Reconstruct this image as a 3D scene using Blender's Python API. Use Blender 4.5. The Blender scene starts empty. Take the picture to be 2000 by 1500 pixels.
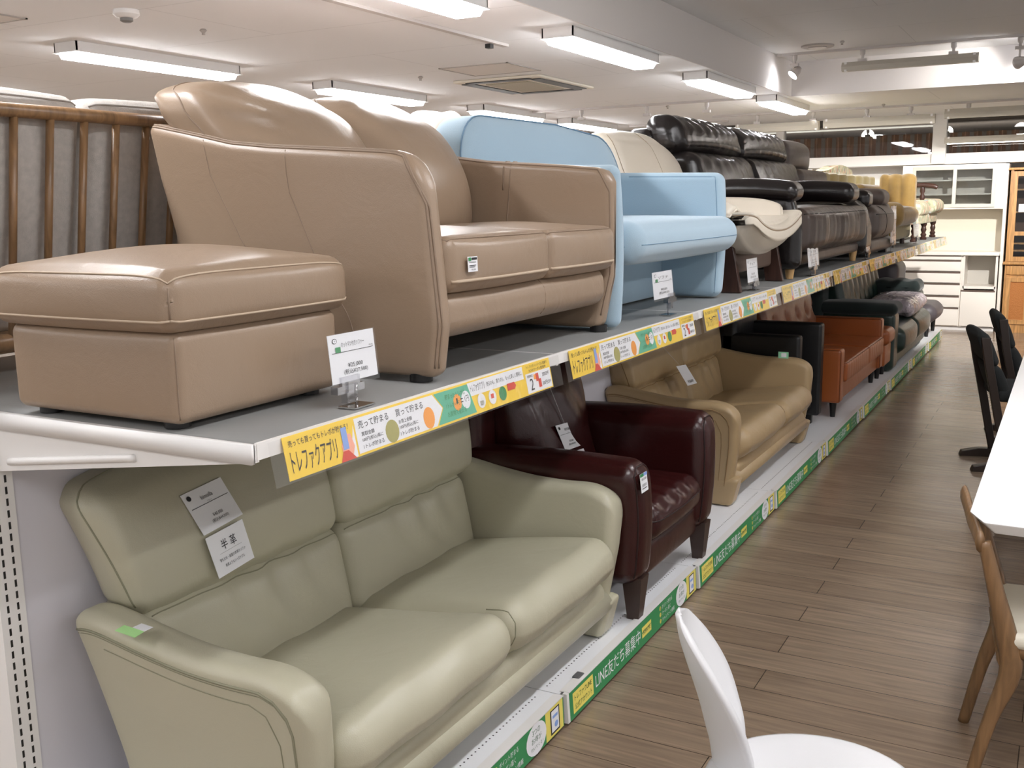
import bpy, math, random
import numpy as np
from mathutils import Matrix, Vector
random.seed(7)
SC = bpy.context.scene
COL = SC.collection
# ---------------------------------------------------------------- camera
def cam_axes(yaw, pitch, roll):
    cy, sy, cp, sp = math.cos(yaw), math.sin(yaw), math.cos(pitch), math.sin(pitch)
    f = np.array([-sy*cp, cy*cp, -sp]); r = np.array([cy, sy, 0.]); u = np.cross(r, f)
    cr, sr = math.cos(roll), math.sin(roll)
    return cr*r + sr*u, -sr*r + cr*u, f
cam = bpy.data.cameras.new('camera'); camo = bpy.data.objects.new('camera', cam); COL.objects.link(camo)
cam.sensor_width = 36; cam.lens = 1990.33/2000*36; cam.clip_start = .05
_r, _u, _f = cam_axes(.502832, .173614, -.015013)
camo.matrix_world = Matrix(((_r[0], _u[0], -_f[0], 1.23667), (_r[1], _u[1], -_f[1], 0), (_r[2], _u[2], -_f[2], 1.51992), (0, 0, 0, 1)))
SC.camera = camo
# ---------------------------------------------------------------- world and exposure
w = bpy.data.worlds.new('world'); SC.world = w; w.use_nodes = True
w.node_tree.nodes['Background'].inputs[0].default_value = (1.0, .98, .97, 1)
w.node_tree.nodes['Background'].inputs[1].default_value = .5
SC.view_settings.view_transform = 'Standard'; SC.view_settings.look = 'None'
SC.view_settings.exposure = 0.48; SC.view_settings.gamma = 1; SC.view_settings.use_curve_mapping = False
LAMP = 30.0          # radiance of the fluorescent diffusers
SPOT = 60.0
# ---------------------------------------------------------------- materials
def lin(c):
    return tuple((x/255/12.92 if x/255 <= .04045 else ((x/255+.055)/1.055)**2.4) for x in c)
def mat(name, rgb, rough=.5, metal=0, bump=None, var=None, spec=.5, coat=0, sheen=0, kind=None):
    """bump=(scale,strength[,distance]); var=(scale,amount) colour mottling; kind: leather/fabric/wood"""
    m = bpy.data.materials.new(name); m.use_nodes = True; nt = m.node_tree; N = nt.nodes; L = nt.links
    b = N['Principled BSDF']; c = lin(rgb)
    b.inputs['Base Color'].default_value = (*c, 1); b.inputs['Roughness'].default_value = rough
    b.inputs['Metallic'].default_value = metal; b.inputs['Specular IOR Level'].default_value = spec
    b.inputs['Coat Weight'].default_value = coat; b.inputs['Coat Roughness'].default_value = .15
    b.inputs['Sheen Weight'].default_value = sheen
    tc = N.new('ShaderNodeTexCoord')
    def noise(scale, detail=3, vec=None):
        n = N.new('ShaderNodeTexNoise'); n.inputs['Scale'].default_value = scale; n.inputs['Detail'].default_value = detail
        L.new(vec or tc.outputs['Object'], n.inputs['Vector']); return n
    if var:
        n = noise(var[0]); r = N.new('ShaderNodeMapRange'); L.new(n.outputs[0], r.inputs[0])
        r.inputs['From Min'].default_value = .3; r.inputs['From Max'].default_value = .7
        r.inputs['To Min'].default_value = 1-var[1]; r.inputs['To Max'].default_value = 1+var[1]
        mx = N.new('ShaderNodeVectorMath'); mx.operation = 'SCALE'; mx.inputs[0].default_value = c
        L.new(r.outputs[0], mx.inputs['Scale']); L.new(mx.outputs[0], b.inputs['Base Color'])
    if kind == 'leather':
        v = N.new('ShaderNodeTexVoronoi'); v.inputs['Scale'].default_value = 420; L.new(tc.outputs['Object'], v.inputs['Vector'])
        n = noise(9, 4); n.inputs['Distortion'].default_value = .6
        b1 = N.new('ShaderNodeBump'); b1.inputs['Strength'].default_value = .10; b1.inputs['Distance'].default_value = .002
        L.new(v.outputs['Distance'], b1.inputs['Height'])
        b2 = N.new('ShaderNodeBump'); b2.inputs['Strength'].default_value = .16; b2.inputs['Distance'].default_value = .02
        L.new(n.outputs[0], b2.inputs['Height']); L.new(b1.outputs[0], b2.inputs['Normal']); L.new(b2.outputs[0], b.inputs['Normal'])
    elif kind == 'wood':
        mp = N.new('ShaderNodeMapping'); L.new(tc.outputs['Object'], mp.inputs[0]); mp.inputs['Scale'].default_value = bump or (14, 14, 1.2)
        n = noise(3, 6, mp.outputs[0]); n.inputs['Distortion'].default_value = 1.2
        cr = N.new('ShaderNodeValToRGB'); L.new(n.outputs[0], cr.inputs[0])
        cr.color_ramp.elements[0].position = .3; cr.color_ramp.elements[0].color = (*[x*.55 for x in c], 1)
        cr.color_ramp.elements[1].position = .65; cr.color_ramp.elements[1].color = (*c, 1)
        L.new(cr.outputs[0], b.inputs['Base Color'])
    elif bump:
        n = noise(bump[0], 4); bb = N.new('ShaderNodeBump'); bb.inputs['Strength'].default_value = bump[1]
        bb.inputs['Distance'].default_value = bump[2] if len(bump) > 2 else .005
        L.new(n.outputs[0], bb.inputs['Height']); L.new(bb.outputs[0], b.inputs['Normal'])
    return m
def emis(name, rgb, s):
    m = bpy.data.materials.new(name); m.use_nodes = True; b = m.node_tree.nodes['Principled BSDF']
    b.inputs['Base Color'].default_value = (.8, .8, .8, 1)
    b.inputs['Emission Color'].default_value = (*lin(rgb), 1); b.inputs['Emission Strength'].default_value = s
    return m
def clear(name, tint=(255, 255, 255), gloss=.07, rough=.04, wavy=.25):
    m = bpy.data.materials.new(name); m.use_nodes = True; N = m.node_tree.nodes; L = m.node_tree.links
    N.remove(N['Principled BSDF']); t = N.new('ShaderNodeBsdfTransparent'); t.inputs[0].default_value = (*lin(tint), 1)
    g = N.new('ShaderNodeBsdfGlossy'); g.inputs['Roughness'].default_value = rough
    f = N.new('ShaderNodeFresnel'); f.inputs[0].default_value = 1.45; a = N.new('ShaderNodeMath'); a.operation = 'ADD'; a.inputs[1].default_value = gloss
    n = N.new('ShaderNodeTexNoise'); n.inputs['Scale'].default_value = 14; tc = N.new('ShaderNodeTexCoord'); L.new(tc.outputs['Object'], n.inputs['Vector'])
    bu = N.new('ShaderNodeBump'); bu.inputs['Strength'].default_value = wavy; bu.inputs['Distance'].default_value = .01
    L.new(n.outputs[0], bu.inputs['Height']); L.new(bu.outputs[0], g.inputs['Normal'])
    x = N.new('ShaderNodeMixShader'); L.new(f.outputs[0], a.inputs[0])
    ge = N.new('ShaderNodeNewGeometry'); iv = N.new('ShaderNodeMath'); iv.operation = 'SUBTRACT'; iv.inputs[0].default_value = 1; L.new(ge.outputs['Backfacing'], iv.inputs[1])
    mu = N.new('ShaderNodeMath'); mu.operation = 'MULTIPLY'; L.new(a.outputs[0], mu.inputs[0]); L.new(iv.outputs[0], mu.inputs[1]); L.new(mu.outputs[0], x.inputs[0])
    L.new(t.outputs[0], x.inputs[1]); L.new(g.outputs[0], x.inputs[2]); L.new(x.outputs[0], N['Material Output'].inputs[0])
    return m
# ---------------------------------------------------------------- things and parts
ROOTS = {}
def clean(n): return n
def thing(name, label, cat, loc, rotz=0, group=None):
    o = bpy.data.objects.new(name, None); COL.objects.link(o); o.empty_display_size = .1
    o.location = loc; o.rotation_euler = (0, 0, rotz); o['label'] = label; o['category'] = cat
    if group: o['group'] = group
    o['_o'] = list(loc); return o
def origin(T):
    while T is not None and '_o' not in T: T = T.parent
    return np.array(T['_o']) if T is not None else np.zeros(3)
def mesh(name, V, F, m, T=None, smooth=True, label=None, cat=None, group=None, kind=None, sharp=None):
    V = np.asarray(V, float)
    if T is not None: V = V - origin(T)
    me = bpy.data.meshes.new(name); me.from_pydata(V.tolist(), [], [tuple(int(i) for i in f) for f in F]); me.update()
    if smooth: me.polygons.foreach_set('use_smooth', [True]*len(me.polygons))
    if sharp: me.set_sharp_from_angle(angle=math.radians(sharp))
    if m: me.materials.append(m)
    o = bpy.data.objects.new(name, me); COL.objects.link(o)
    if T is not None: o.parent = T
    if label: o['label'] = label
    if cat: o['category'] = cat
    if group: o['group'] = group
    if kind: o['kind'] = kind
    return o
def struct(name, V, F, m, **k): return mesh(name, V, F, m, kind='structure', **k)
# ---- rounded, puffed and bent box
def _ax(lo, hi, r, n, k):
    if r <= 0: return [lo + (hi-lo)*i/n for i in range(n+1)]
    a = [lo + r*(1-math.tan(math.pi/4*(1-i/k))) for i in range(k+1)]
    b = [lo + r + (hi-lo-2*r)*i/n for i in range(1, n)]
    c = [hi - r*(1-math.tan(math.pi/4*(i/k))) for i in range(k+1)]
    return a + b + c
def rb(X, Y, Z, r=.03, puff=(0, 0, 0), fn=None, n=(8, 8, 8), k=3):
    """vertices and faces of a rounded box, plus the map from box space to its surface"""
    lo = np.array([X[0], Y[0], Z[0]], float); hi = np.array([X[1], Y[1], Z[1]], float)
    c = (lo+hi)/2; h = (hi-lo)/2; r = min(r, h.min()*.999)
    if isinstance(n, int): n = (n,)*3
    ax = [_ax(lo[i], hi[i], r, n[i], k) for i in range(3)]
    idx = {}; P = []
    def vid(i, j, l):
        key = (i, j, l)
        if key not in idx: idx[key] = len(P); P.append((ax[0][i], ax[1][j], ax[2][l]))
        return idx[key]
    A, B, Cc = [len(a)-1 for a in ax]; F = []
    for i in range(A):
        for j in range(B):
            F.append((vid(i, j, 0), vid(i, j+1, 0), vid(i+1, j+1, 0), vid(i+1, j, 0)))
            F.append((vid(i, j, Cc), vid(i+1, j, Cc), vid(i+1, j+1, Cc), vid(i, j+1, Cc)))
    for i in range(A):
        for l in range(Cc):
            F.append((vid(i, 0, l), vid(i+1, 0, l), vid(i+1, 0, l+1), vid(i, 0, l+1)))
            F.append((vid(i, B, l), vid(i, B, l+1), vid(i+1, B, l+1), vid(i+1, B, l)))
    for j in range(B):
        for l in range(Cc):
            F.append((vid(0, j, l), vid(0, j, l+1), vid(0, j+1, l+1), vid(0, j+1, l)))
            F.append((vid(A, j, l), vid(A, j+1, l), vid(A, j+1, l+1), vid(A, j, l+1)))
    def M(p):
        p = np.asarray(p, float)
        inner = np.clip(p, lo+r, hi-r); d = p-inner; L = np.linalg.norm(d, axis=1, keepdims=True)
        q = np.where(L > 1e-9, inner + d/np.maximum(L, 1e-9)*r, p)
        u = (p-c)/h; u = np.clip(u, -1, 1)
        for a in range(3):
            b1, b2 = (a+1) % 3, (a+2) % 3
            q[:, a] += puff[a]*u[:, a]*(1-u[:, b1]**2)*(1-u[:, b2]**2)
        if fn: q = fn(q.copy(), u)
        return q
    return M(np.array(P)), F, M
def cush(name, X, Y, Z, m, T, r=.03, puff=(0, 0, 0), fn=None, n=(8, 8, 8), k=3, **kw):
    V, F, M = rb(X, Y, Z, r, puff, fn, n, k)
    o = mesh(name, V, F, m, T, **kw); return o, M
def dense(pts, step=.02):
    pts = [np.array(p, float) for p in pts]; out = [pts[0]]
    for a, b in zip(pts[:-1], pts[1:]):
        n = max(1, int(np.linalg.norm(b-a)/step))
        out += [a+(b-a)*i/n for i in range(1, n+1)]
    return np.array(out)
def smoothpath(pts, n=8, closed=False):
    P = [np.array(p, float) for p in pts]; out = []; m = len(P)
    for i in range(m if closed else m-1):
        if closed: p0, p1, p2, p3 = P[(i-1) % m], P[i], P[(i+1) % m], P[(i+2) % m]
        else: p0, p1, p2, p3 = P[max(i-1, 0)], P[i], P[i+1], P[min(i+2, m-1)]
        for j in range(n):
            t = j/n; out.append(.5*((2*p1)+(-p0+p2)*t+(2*p0-5*p1+4*p2-p3)*t*t+(-p0+3*p1-3*p2+p3)*t**3))
    if not closed: out.append(P[-1])
    return np.array(out)
def tubeVF(P, r, seg=8, closed=False, sx=1, up=None):
    P = np.asarray(P, float); n = len(P); R = np.full(n, r) if np.isscalar(r) else np.interp(np.linspace(0, 1, n), np.linspace(0, 1, len(r)), r)
    T = np.gradient(P, axis=0) if not closed else np.roll(P, -1, 0)-np.roll(P, 1, 0)
    T /= np.maximum(np.linalg.norm(T, axis=1, keepdims=True), 1e-9)
    a = np.array(up if up is not None else ((0, 0, 1) if abs(T[0][2]) < .9 else (1, 0, 0)), float); V = []
    for i in range(n):
        a = a - T[i]*a.dot(T[i]); a /= max(np.linalg.norm(a), 1e-9); b = np.cross(T[i], a)
        for s in range(seg):
            t = 2*math.pi*s/seg; V.append(P[i] + R[i]*(math.cos(t)*a + sx*math.sin(t)*b))
    F = []
    for i in range(n if closed else n-1):
        for s in range(seg):
            s2 = (s+1) % seg; j = (i+1) % n
            F.append((i*seg+s, i*seg+s2, j*seg+s2, j*seg+s))
    if not closed: F += [tuple(range(seg))[::-1], tuple((n-1)*seg+s for s in range(seg))]
    return np.array(V), F
def tube(name, P, r, m, T=None, seg=8, closed=False, sx=1, up=None, **kw):
    V, F = tubeVF(P, r, seg, closed, sx, up); return mesh(name, V, F, m, T, **kw)
def join(parts):
    V = []; F = []; b = 0
    for v, f in parts:
        V.append(np.asarray(v, float)); F += [tuple(i+b for i in q) for q in f]; b += len(v)
    return np.vstack(V), F
def seam(name, M, paths, m, T, r=.0022, step=.02):
    """stitched or piped seams that follow the surface of one cushion"""
    V, F = join([tubeVF(M(dense(p, step)), r, 5) for p in paths]); return mesh(name, V, F, m, T)
def boxVF(x, y, z):
    V = [(a, b, c) for a in x for b in y for c in z]
    return np.array(V, float), [(0, 1, 3, 2), (4, 6, 7, 5), (0, 4, 5, 1), (2, 3, 7, 6), (0, 2, 6, 4), (1, 5, 7, 3)]
def box(name, x, y, z, m, T=None, r=0, **kw):
    if r: V, F, _ = rb(x, y, z, r, n=(1, 1, 1), k=2); return mesh(name, V, F, m, T, sharp=50, **kw)
    V, F = boxVF(x, y, z); return mesh(name, V, F, m, T, smooth=False, **kw)
def latheVF(prof, c, seg=24, axis='z'):
    V = []; n = len(prof)
    for (r, z) in prof:
        for s in range(seg):
            t = 2*math.pi*s/seg; V.append((c[0]+r*math.cos(t), c[1]+r*math.sin(t), c[2]+z))
    F = [(i*seg+s, i*seg+(s+1) % seg, (i+1)*seg+(s+1) % seg, (i+1)*seg+s) for i in range(n-1) for s in range(seg)]
    F += [tuple(range(seg))[::-1], tuple((n-1)*seg+s for s in range(seg))]
    return np.array(V), F
def lathe(name, prof, c, m, T=None, seg=24, **kw):
    V, F = latheVF(prof, c, seg); return mesh(name, V, F, m, T, sharp=40, **kw)
def prismVF(poly, d0, d1, ax):
    """polygon given in the two axes other than ax, swept from d0 to d1 along ax"""
    def P(a, b, d): return {0: (d, a, b), 1: (a, d, b), 2: (a, b, d)}[ax]
    n = len(poly); V = [P(a, b, d0) for a, b in poly] + [P(a, b, d1) for a, b in poly]
    F = [tuple(range(n))[::-1], tuple(range(n, 2*n))] + [(i, (i+1) % n, n+(i+1) % n, n+i) for i in range(n)]
    return np.array(V, float), F
def prism(name, poly, d0, d1, ax, m, T=None, bev=0, smooth=True, **kw):
    V, F = prismVF(poly, d0, d1, ax); o = mesh(name, V, F, m, T, sharp=40, **kw)
    if bev:
        b = o.modifiers.new('b', 'BEVEL'); b.width = bev; b.segments = 3; b.limit_method = 'ANGLE'; b.angle_limit = math.radians(40)
    return o
def grid(name, f, nu, nv, m, T=None, closed_u=False, **kw):
    V = [f(i/nu, j/nv) for i in range(nu+1) for j in range(nv+1)]
    F = [(i*(nv+1)+j, (i+1)*(nv+1)+j, (i+1)*(nv+1)+j+1, i*(nv+1)+j+1) for i in range(nu) for j in range(nv)]
    return mesh(name, V, F, m, T, **kw)
# ---- flat print: text and shapes laid on a quad surface S(u,v,off)
def quad(c00, c10, c11, c01):
    c = [np.array(x, float) for x in (c00, c10, c11, c01)]; n = np.cross(c[1]-c[0], c[3]-c[0]); n /= np.linalg.norm(n)
    def S(u, v, off=0): return (c[0]*(1-u)*(1-v)+c[1]*u*(1-v)+c[2]*u*v+c[3]*(1-u)*v) + n*off
    return S
_tm = {}
def textmesh(s):
    if s not in _tm:
        cu = bpy.data.curves.new('t', 'FONT'); cu.body = s; cu.resolution_u = 2
        o = bpy.data.objects.new('t', cu); COL.objects.link(o)
        dg = bpy.context.evaluated_depsgraph_get(); me = bpy.data.meshes.new_from_object(o.evaluated_get(dg))
        V = np.array([v.co[:2] for v in me.vertices]) if len(me.vertices) else np.zeros((1, 2)); F = [tuple(p.vertices) for p in me.polygons]
        bpy.data.objects.remove(o); bpy.data.curves.remove(cu); bpy.data.meshes.remove(me)
        lo = V.min(0); V = (V-lo)/np.maximum(V.max(0)-lo, 1e-6); _tm[s] = (V, F)
    return _tm[s]
def printed(name, S, items, m, T, off=.0006):
    """items: ('t',text,u0,v0,u1,v1) fits text in a box; ('p',[(u,v)...]); ('o',u,v,ru,rv); ('r',u0,v0,u1,v1)"""
    parts = []
    for it in items:
        if it[0] == 't':
            V, F = textmesh(it[1]); u0, v0, u1, v1 = it[2:6]; sl = it[6] if len(it) > 6 else 0
            parts.append(([S(u0+(u1-u0)*a, v0+(v1-v0)*b+sl*a, off) for a, b in V], F))
        else:
            if it[0] == 'p': P = it[1]
            elif it[0] == 'r': P = [(it[1], it[2]), (it[3], it[2]), (it[3], it[4]), (it[1], it[4])]
            else: P = [(it[1]+it[3]*math.cos(k*math.pi/10), it[2]+it[4]*math.sin(k*math.pi/10)) for k in range(20)]
            parts.append(([S(a, b, off) for a, b in P], [tuple(range(len(P)))]))
    V, F = join(parts); return mesh(name, V, F, m, T, smooth=False)
def frameVF(x0, x1, y0, y1, z0, z1, t, rails=()):
    return [boxVF((x0, x0+t), (y0, y1), (z0, z1)), boxVF((x1-t, x1), (y0, y1), (z0, z1))]+[boxVF((x0+t, x1-t), (y0, y1), (a, b)) for a, b in ((z0, z0+t), (z1-t, z1), *rails)]
def copy_tree(o, parent=None, shift=None):
    c = o.copy(); COL.objects.link(c); c.parent = parent
    if shift is not None: c.location = Vector(o.location) + Vector(shift)
    for ch in list(o.children): copy_tree(ch, c)
    return c
def arr(x, xs, ys): return np.interp(x, xs, ys)
# ---------------------------------------------------------------- palette
WHITE = mat('white_paint', (236, 233, 228), .6); SHELFW = mat('shelf_white', (232, 230, 228), .4)
CEIL = mat('ceiling_paint', (226, 220, 214), .9); COFF = mat('coffer_paint', (214, 209, 206), .9)
GREYDECK = mat('deck_grey', (142, 143, 142), .5, var=(3, .05)); BLACK = mat('black_plastic', (22, 20, 20), .4)
TAUPE = mat('taupe_leather', (150, 129, 109), .34, kind='leather'); TAUPE_S = mat('taupe_seam', (138, 118, 100), .6); TAUPE_L = mat('taupe_stitch', (188, 168, 146), .6)
SAGE = mat('sage_leather', (182, 178, 156), .34, kind='leather'); SAGE_S = mat('sage_seam', (138, 136, 114), .6)
SAND = mat('sand_leather', (172, 148, 112), .34, kind='leather'); SAND_S = mat('sand_seam', (140, 112, 75), .6)
MAROON = mat('maroon_leather', (52, 18, 18), .24, kind='leather'); MAROON_S = mat('maroon_seam', (36, 12, 12), .5)
BLUE = mat('light_blue_fabric', (160, 184, 200), .9, bump=(420, .35, .002), sheen=.3); BLUE_S = mat('blue_seam', (110, 140, 165), .9)
CREAM = mat('cream_leather', (212, 202, 186), .38, kind='leather'); CREAM_S = mat('cream_seam', (150, 130, 108), .6)
BLKL = mat('black_leather', (27, 23, 23), .22, kind='leather'); BRNL = mat('dark_brown_leather', (64, 52, 46), .32, kind='leather'); BRN2 = mat('brown_leather', (84, 72, 66), .4, kind='leather')
TAN = mat('tan_leather', (150, 80, 38), .3, kind='leather'); TAN_S = mat('tan_seam', (98, 48, 20), .5)
DGRN = mat('dark_green_leather', (24, 44, 38), .28, kind='leather'); DGRF = mat('dark_green_velvet', (8, 26, 24), .85, sheen=.25); DG_S = mat('dark_green_seam', (8, 16, 14), .6)
MUST = mat('mustard_velvet', (142, 112, 54), .75, sheen=.4, var=(12, .15)); OLIVE = mat('olive_velvet', (136, 118, 58), .75, sheen=.4, var=(10, .15))
GREYF = mat('grey_fabric', (176, 170, 164), .95, bump=(300, .4, .003), var=(60, .08)); DARKW = mat('dark_wood', (66, 42, 34), .35, kind='wood')
OAK = mat('oak_wood', (142, 108, 74), .35, kind='wood'); LOAK = mat('light_oak', (206, 166, 112), .45, kind='wood'); ORW = mat('honey_wood', (206, 154, 96), .35, kind='wood')
DKFAB = mat('charcoal_fabric', (34, 37, 38), .95, bump=(350, .4, .003)); ESP = mat('espresso_wood', (46, 35, 30), .4)
CHROME = mat('chrome', (210, 210, 210), .15, metal=1); ALU = mat('aluminium', (190, 190, 190), .3, metal=1)
PAPER = mat('paper', (235, 236, 240), .7); INK = mat('ink', (35, 35, 38), .7); YEL = mat('print_yellow', (246, 208, 62), .5); PALEY = mat('print_pale_yellow', (238, 222, 110), .5)
GRN = mat('print_green', (52, 140, 84), .5); TEAL = mat('print_teal', (92, 182, 148), .5); RED = mat('print_red', (216, 72, 52), .5); ORA = mat('print_orange', (244, 160, 60), .5); PINK = mat('print_skin', (248, 176, 150), .5); SKYB = mat('print_blue', (138, 168, 226), .5)
CLEAR = clear('clear_plastic'); GLASS = clear('window_glass', (228, 230, 230), .03, .02, 0)
# ---------------------------------------------------------------- room
# floor: planks running across the aisle
def floor_mat():
    m = bpy.data.materials.new('vinyl_planks'); m.use_nodes = True; N = m.node_tree.nodes; L = m.node_tree.links; b = N['Principled BSDF']
    tc = N.new('ShaderNodeTexCoord'); br = N.new('ShaderNodeTexBrick'); L.new(tc.outputs['Object'], br.inputs['Vector'])
    for k, v in (('Scale', 1), ('Mortar Size', .0016), ('Brick Width', 1.2), ('Row Height', .15), ('Mortar Smooth', .2), ('Bias', 0)): br.inputs[k].default_value = v
    br.offset = .63; br.inputs['Color1'].default_value = (*lin((138, 119, 101)), 1); br.inputs['Color2'].default_value = (*lin((152, 133, 114)), 1); br.inputs['Mortar'].default_value = (*lin((66, 54, 44)), 1)
    mp = N.new('ShaderNodeMapping'); mp.inputs['Scale'].default_value = (1.6, 26, 1); L.new(tc.outputs['Object'], mp.inputs[0])
    n = N.new('ShaderNodeTexNoise'); n.inputs['Scale'].default_value = 2.2; n.inputs['Detail'].default_value = 8; n.inputs['Distortion'].default_value = .8; L.new(mp.outputs[0], n.inputs['Vector'])
    r = N.new('ShaderNodeMapRange'); r.inputs['From Min'].default_value = .3; r.inputs['From Max'].default_value = .7; r.inputs['To Min'].default_value = .76; r.inputs['To Max'].default_value = 1.12; L.new(n.outputs[0], r.inputs[0])
    s = N.new('ShaderNodeVectorMath'); s.operation = 'SCALE'; L.new(br.outputs['Color'], s.inputs[0]); L.new(r.outputs[0], s.inputs['Scale']); L.new(s.outputs[0], b.inputs['Base Color'])
    r2 = N.new('ShaderNodeMapRange'); r2.inputs['To Min'].default_value = .12; r2.inputs['To Max'].default_value = .28; L.new(n.outputs[0], r2.inputs[0]); L.new(r2.outputs[0], b.inputs['Roughness'])
    bu = N.new('ShaderNodeBump'); bu.inputs['Strength'].default_value = .06; bu.inputs['Distance'].default_value = .002; L.new(n.outputs[0], bu.inputs['Height']); L.new(bu.outputs[0], b.inputs['Normal'])
    return m
V, F = boxVF((-9, 7), (-6, 13.6), (-.1, 0)); struct('floor', V, F, floor_mat(), smooth=False)
CH, CX, CY, C2 = 2.47, -1.155, 9.746, 2.77
def ceil_mat(base):
    m = mat('ceiling_board', base, .9); N = m.node_tree.nodes; L = m.node_tree.links
    tc = N.new('ShaderNodeTexCoord'); br = N.new('ShaderNodeTexBrick'); L.new(tc.outputs['Object'], br.inputs['Vector'])
    for k, v in (('Scale', 1), ('Mortar Size', .003), ('Brick Width', 1.82), ('Row Height', .91)): br.inputs[k].default_value = v
    c = (*lin(base), 1); br.inputs['Color1'].default_value = c; br.inputs['Color2'].default_value = c; br.inputs['Mortar'].default_value = (*lin([x*.9 for x in base]), 1)
    L.new(br.outputs[0], N['Principled BSDF'].inputs['Base Color']); return m
CB = ceil_mat((240, 240, 241))
V, F = join([boxVF((-9, CX), (-6, 12.93), (CH, CH+.4)), boxVF((CX, 7), (CY, 12.93), (CH, CH+.4))]); struct('ceiling', V, F, CB, smooth=False)
V, F = boxVF((CX, 7), (-6, CY), (C2, C2+.1)); struct('ceiling', V, F, ceil_mat((216, 214, 212)), smooth=False)
V, F = boxVF((CX, 7), (CY-.012, CY-.001), (CH-.004, C2)); struct('trim_1', V, F, COFF, smooth=False)
V, F = boxVF((CX+.001, CX+.012), (-6, CY), (CH-.004, C2)); struct('trim_2', V, F, COFF, smooth=False)
BW = 12.95
V, F = join([boxVF((-9, 7), (BW+.5, BW+.55), (0, 2.03)), boxVF((-9, 7), (BW+.02, BW+.55), (1.915, 2.035))]); struct('wall_back', V, F, WHITE, smooth=False)
V, F = boxVF((-9.1, -9), (-6, 17), (0, 2.8)); struct('wall_left', V, F, WHITE, smooth=False)
# beyond the dark glass: a brown ribbed wall under a dim ceiling
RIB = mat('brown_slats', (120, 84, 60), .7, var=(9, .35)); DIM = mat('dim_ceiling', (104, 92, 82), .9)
def ribf(u, v):
    x = -9+16*u; return (x, 15.2+.12*abs(math.sin(x*math.pi/.15)), 1.9+.50*v)
grid('wall_beyond', ribf, 1600, 1, RIB, kind='structure')
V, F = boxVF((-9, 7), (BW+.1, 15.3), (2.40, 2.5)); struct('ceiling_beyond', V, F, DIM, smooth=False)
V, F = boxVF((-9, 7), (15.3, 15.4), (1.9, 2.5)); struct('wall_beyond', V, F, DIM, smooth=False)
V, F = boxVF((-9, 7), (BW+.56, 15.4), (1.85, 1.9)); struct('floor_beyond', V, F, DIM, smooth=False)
for i, (x0, x1) in enumerate(((-.285, -.14), (-2.09, -2.0), (1.7, 1.85), (-4, -3.9))):
    V, F = boxVF((x0, x1), (BW-.03, BW+.1), (1.92, CH)); struct('trim_%d' % (i+3), V, F, WHITE, smooth=False)
V, F = boxVF((-9, 7), (BW+.04, BW+.05), (2.03, CH)); struct('window_1', V, F, GLASS, smooth=False)
# ---------------------------------------------------------------- ceiling fixtures
TUBE = emis('lit_diffuser', (250, 250, 252), LAMP)
def tube_light(name, loc, label, L=1.3, W=.19, group='ceiling fluorescent lights'):
    T = thing(name, label, 'ceiling light', loc, 0, group); x, y, z = loc
    V, F = join([boxVF((x-W/2, x-W/2+.008), (y, y+L), (z-.055, z)), boxVF((x+W/2-.008, x+W/2), (y, y+L), (z-.055, z)), boxVF((x-W/2, x+W/2), (y, y+.008), (z-.055, z)), boxVF((x-W/2, x+W/2), (y+L-.008, y+L), (z-.055, z))])
    mesh('housing', V, F, SHELFW, T, smooth=False)
    P = [(-W/2-.008, -.058), (W/2+.008, -.058), (W/2+.008, -.053), (-W/2-.008, -.053)]
    V, F = prismVF([(x+a, z+b) for a, b in P], y-.012, y+L+.012, 1); mesh('reflector_rim', V, F, SHELFW, T, smooth=False)
    P = [(-W/2+.004, -.05), (-W/2+.03, -.088), (W/2-.03, -.088), (W/2-.004, -.05)]
    V, F = prismVF([(x+a, z+b) for a, b in P], y+.02, y+L-.02, 1); mesh('diffuser', V, F, TUBE, T, smooth=False)
    return T
names = ['nearest the left picture edge, above the sofa cushion tip', 'second in the left row, above the taupe sofa', 'third in the left row, above the blue sofa', 'fourth and farthest in the left row']
for i, y in enumerate((4.08, 6.36, 8.64, 10.6)):
    tube_light('ceiling_light', (-3.87, y, CH), 'white surface-mounted fluorescent light, ' + names[i], group='lights of the left ceiling row')
for y, q in ((1.8, 'nearest'), (-.5, 'second'), (-2.8, 'third')): tube_light('ceiling_light', (-3.87, y, CH), 'white fluorescent ceiling light outside the view on the left, '+q+' to the ottoman', group='lights behind the viewer')
names = ['cut by the top picture edge', 'largest beside the long ceiling step', 'second along the ceiling step', 'farthest along the ceiling step']
for i, y in enumerate((2.98, 5.2, 7.5, 9.5)):
    tube_light('ceiling_light', (-1.31, y, CH), 'bright fluorescent light with thin white housing, ' + names[i], group='lights beside the ceiling step')
for y, q in ((.7, 'nearer'), (-1.6, 'farther')): tube_light('ceiling_light', (-1.31, y, CH), 'white fluorescent light beside the step above the viewer, '+q+' to the shelves', group='lights behind the viewer')
for x, qx in ((1.2, 'aisle side'), (3.6, 'outer side')):
    for y, q in ((-1.6, 'behind the viewer'), (1.0, 'above the viewer'), (3.5, 'above the white table')): tube_light('ceiling_light', (x, y, C2), 'added unseen fluorescent light in the raised ceiling, '+qx+', '+q, group='lights behind the viewer')  # out-of-view fixtures added to brighten the tabletop and near aisle
tube_light('ceiling_light', (3.6, 7.0, C2), 'white fluorescent light in the raised ceiling right of the view', group='lights right of the view')
for x in (-6.6,):
    for y, q in ((1, 'nearest'), (4.2, 'second'), (7.4, 'third'), (10.6, 'farthest')): tube_light('ceiling_light', (x, y, CH), 'white fluorescent light far left of the shelves, '+q+' from the viewer', group='lights far left')
RAILW = mat('track_white', (196, 190, 186), .5)
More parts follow.
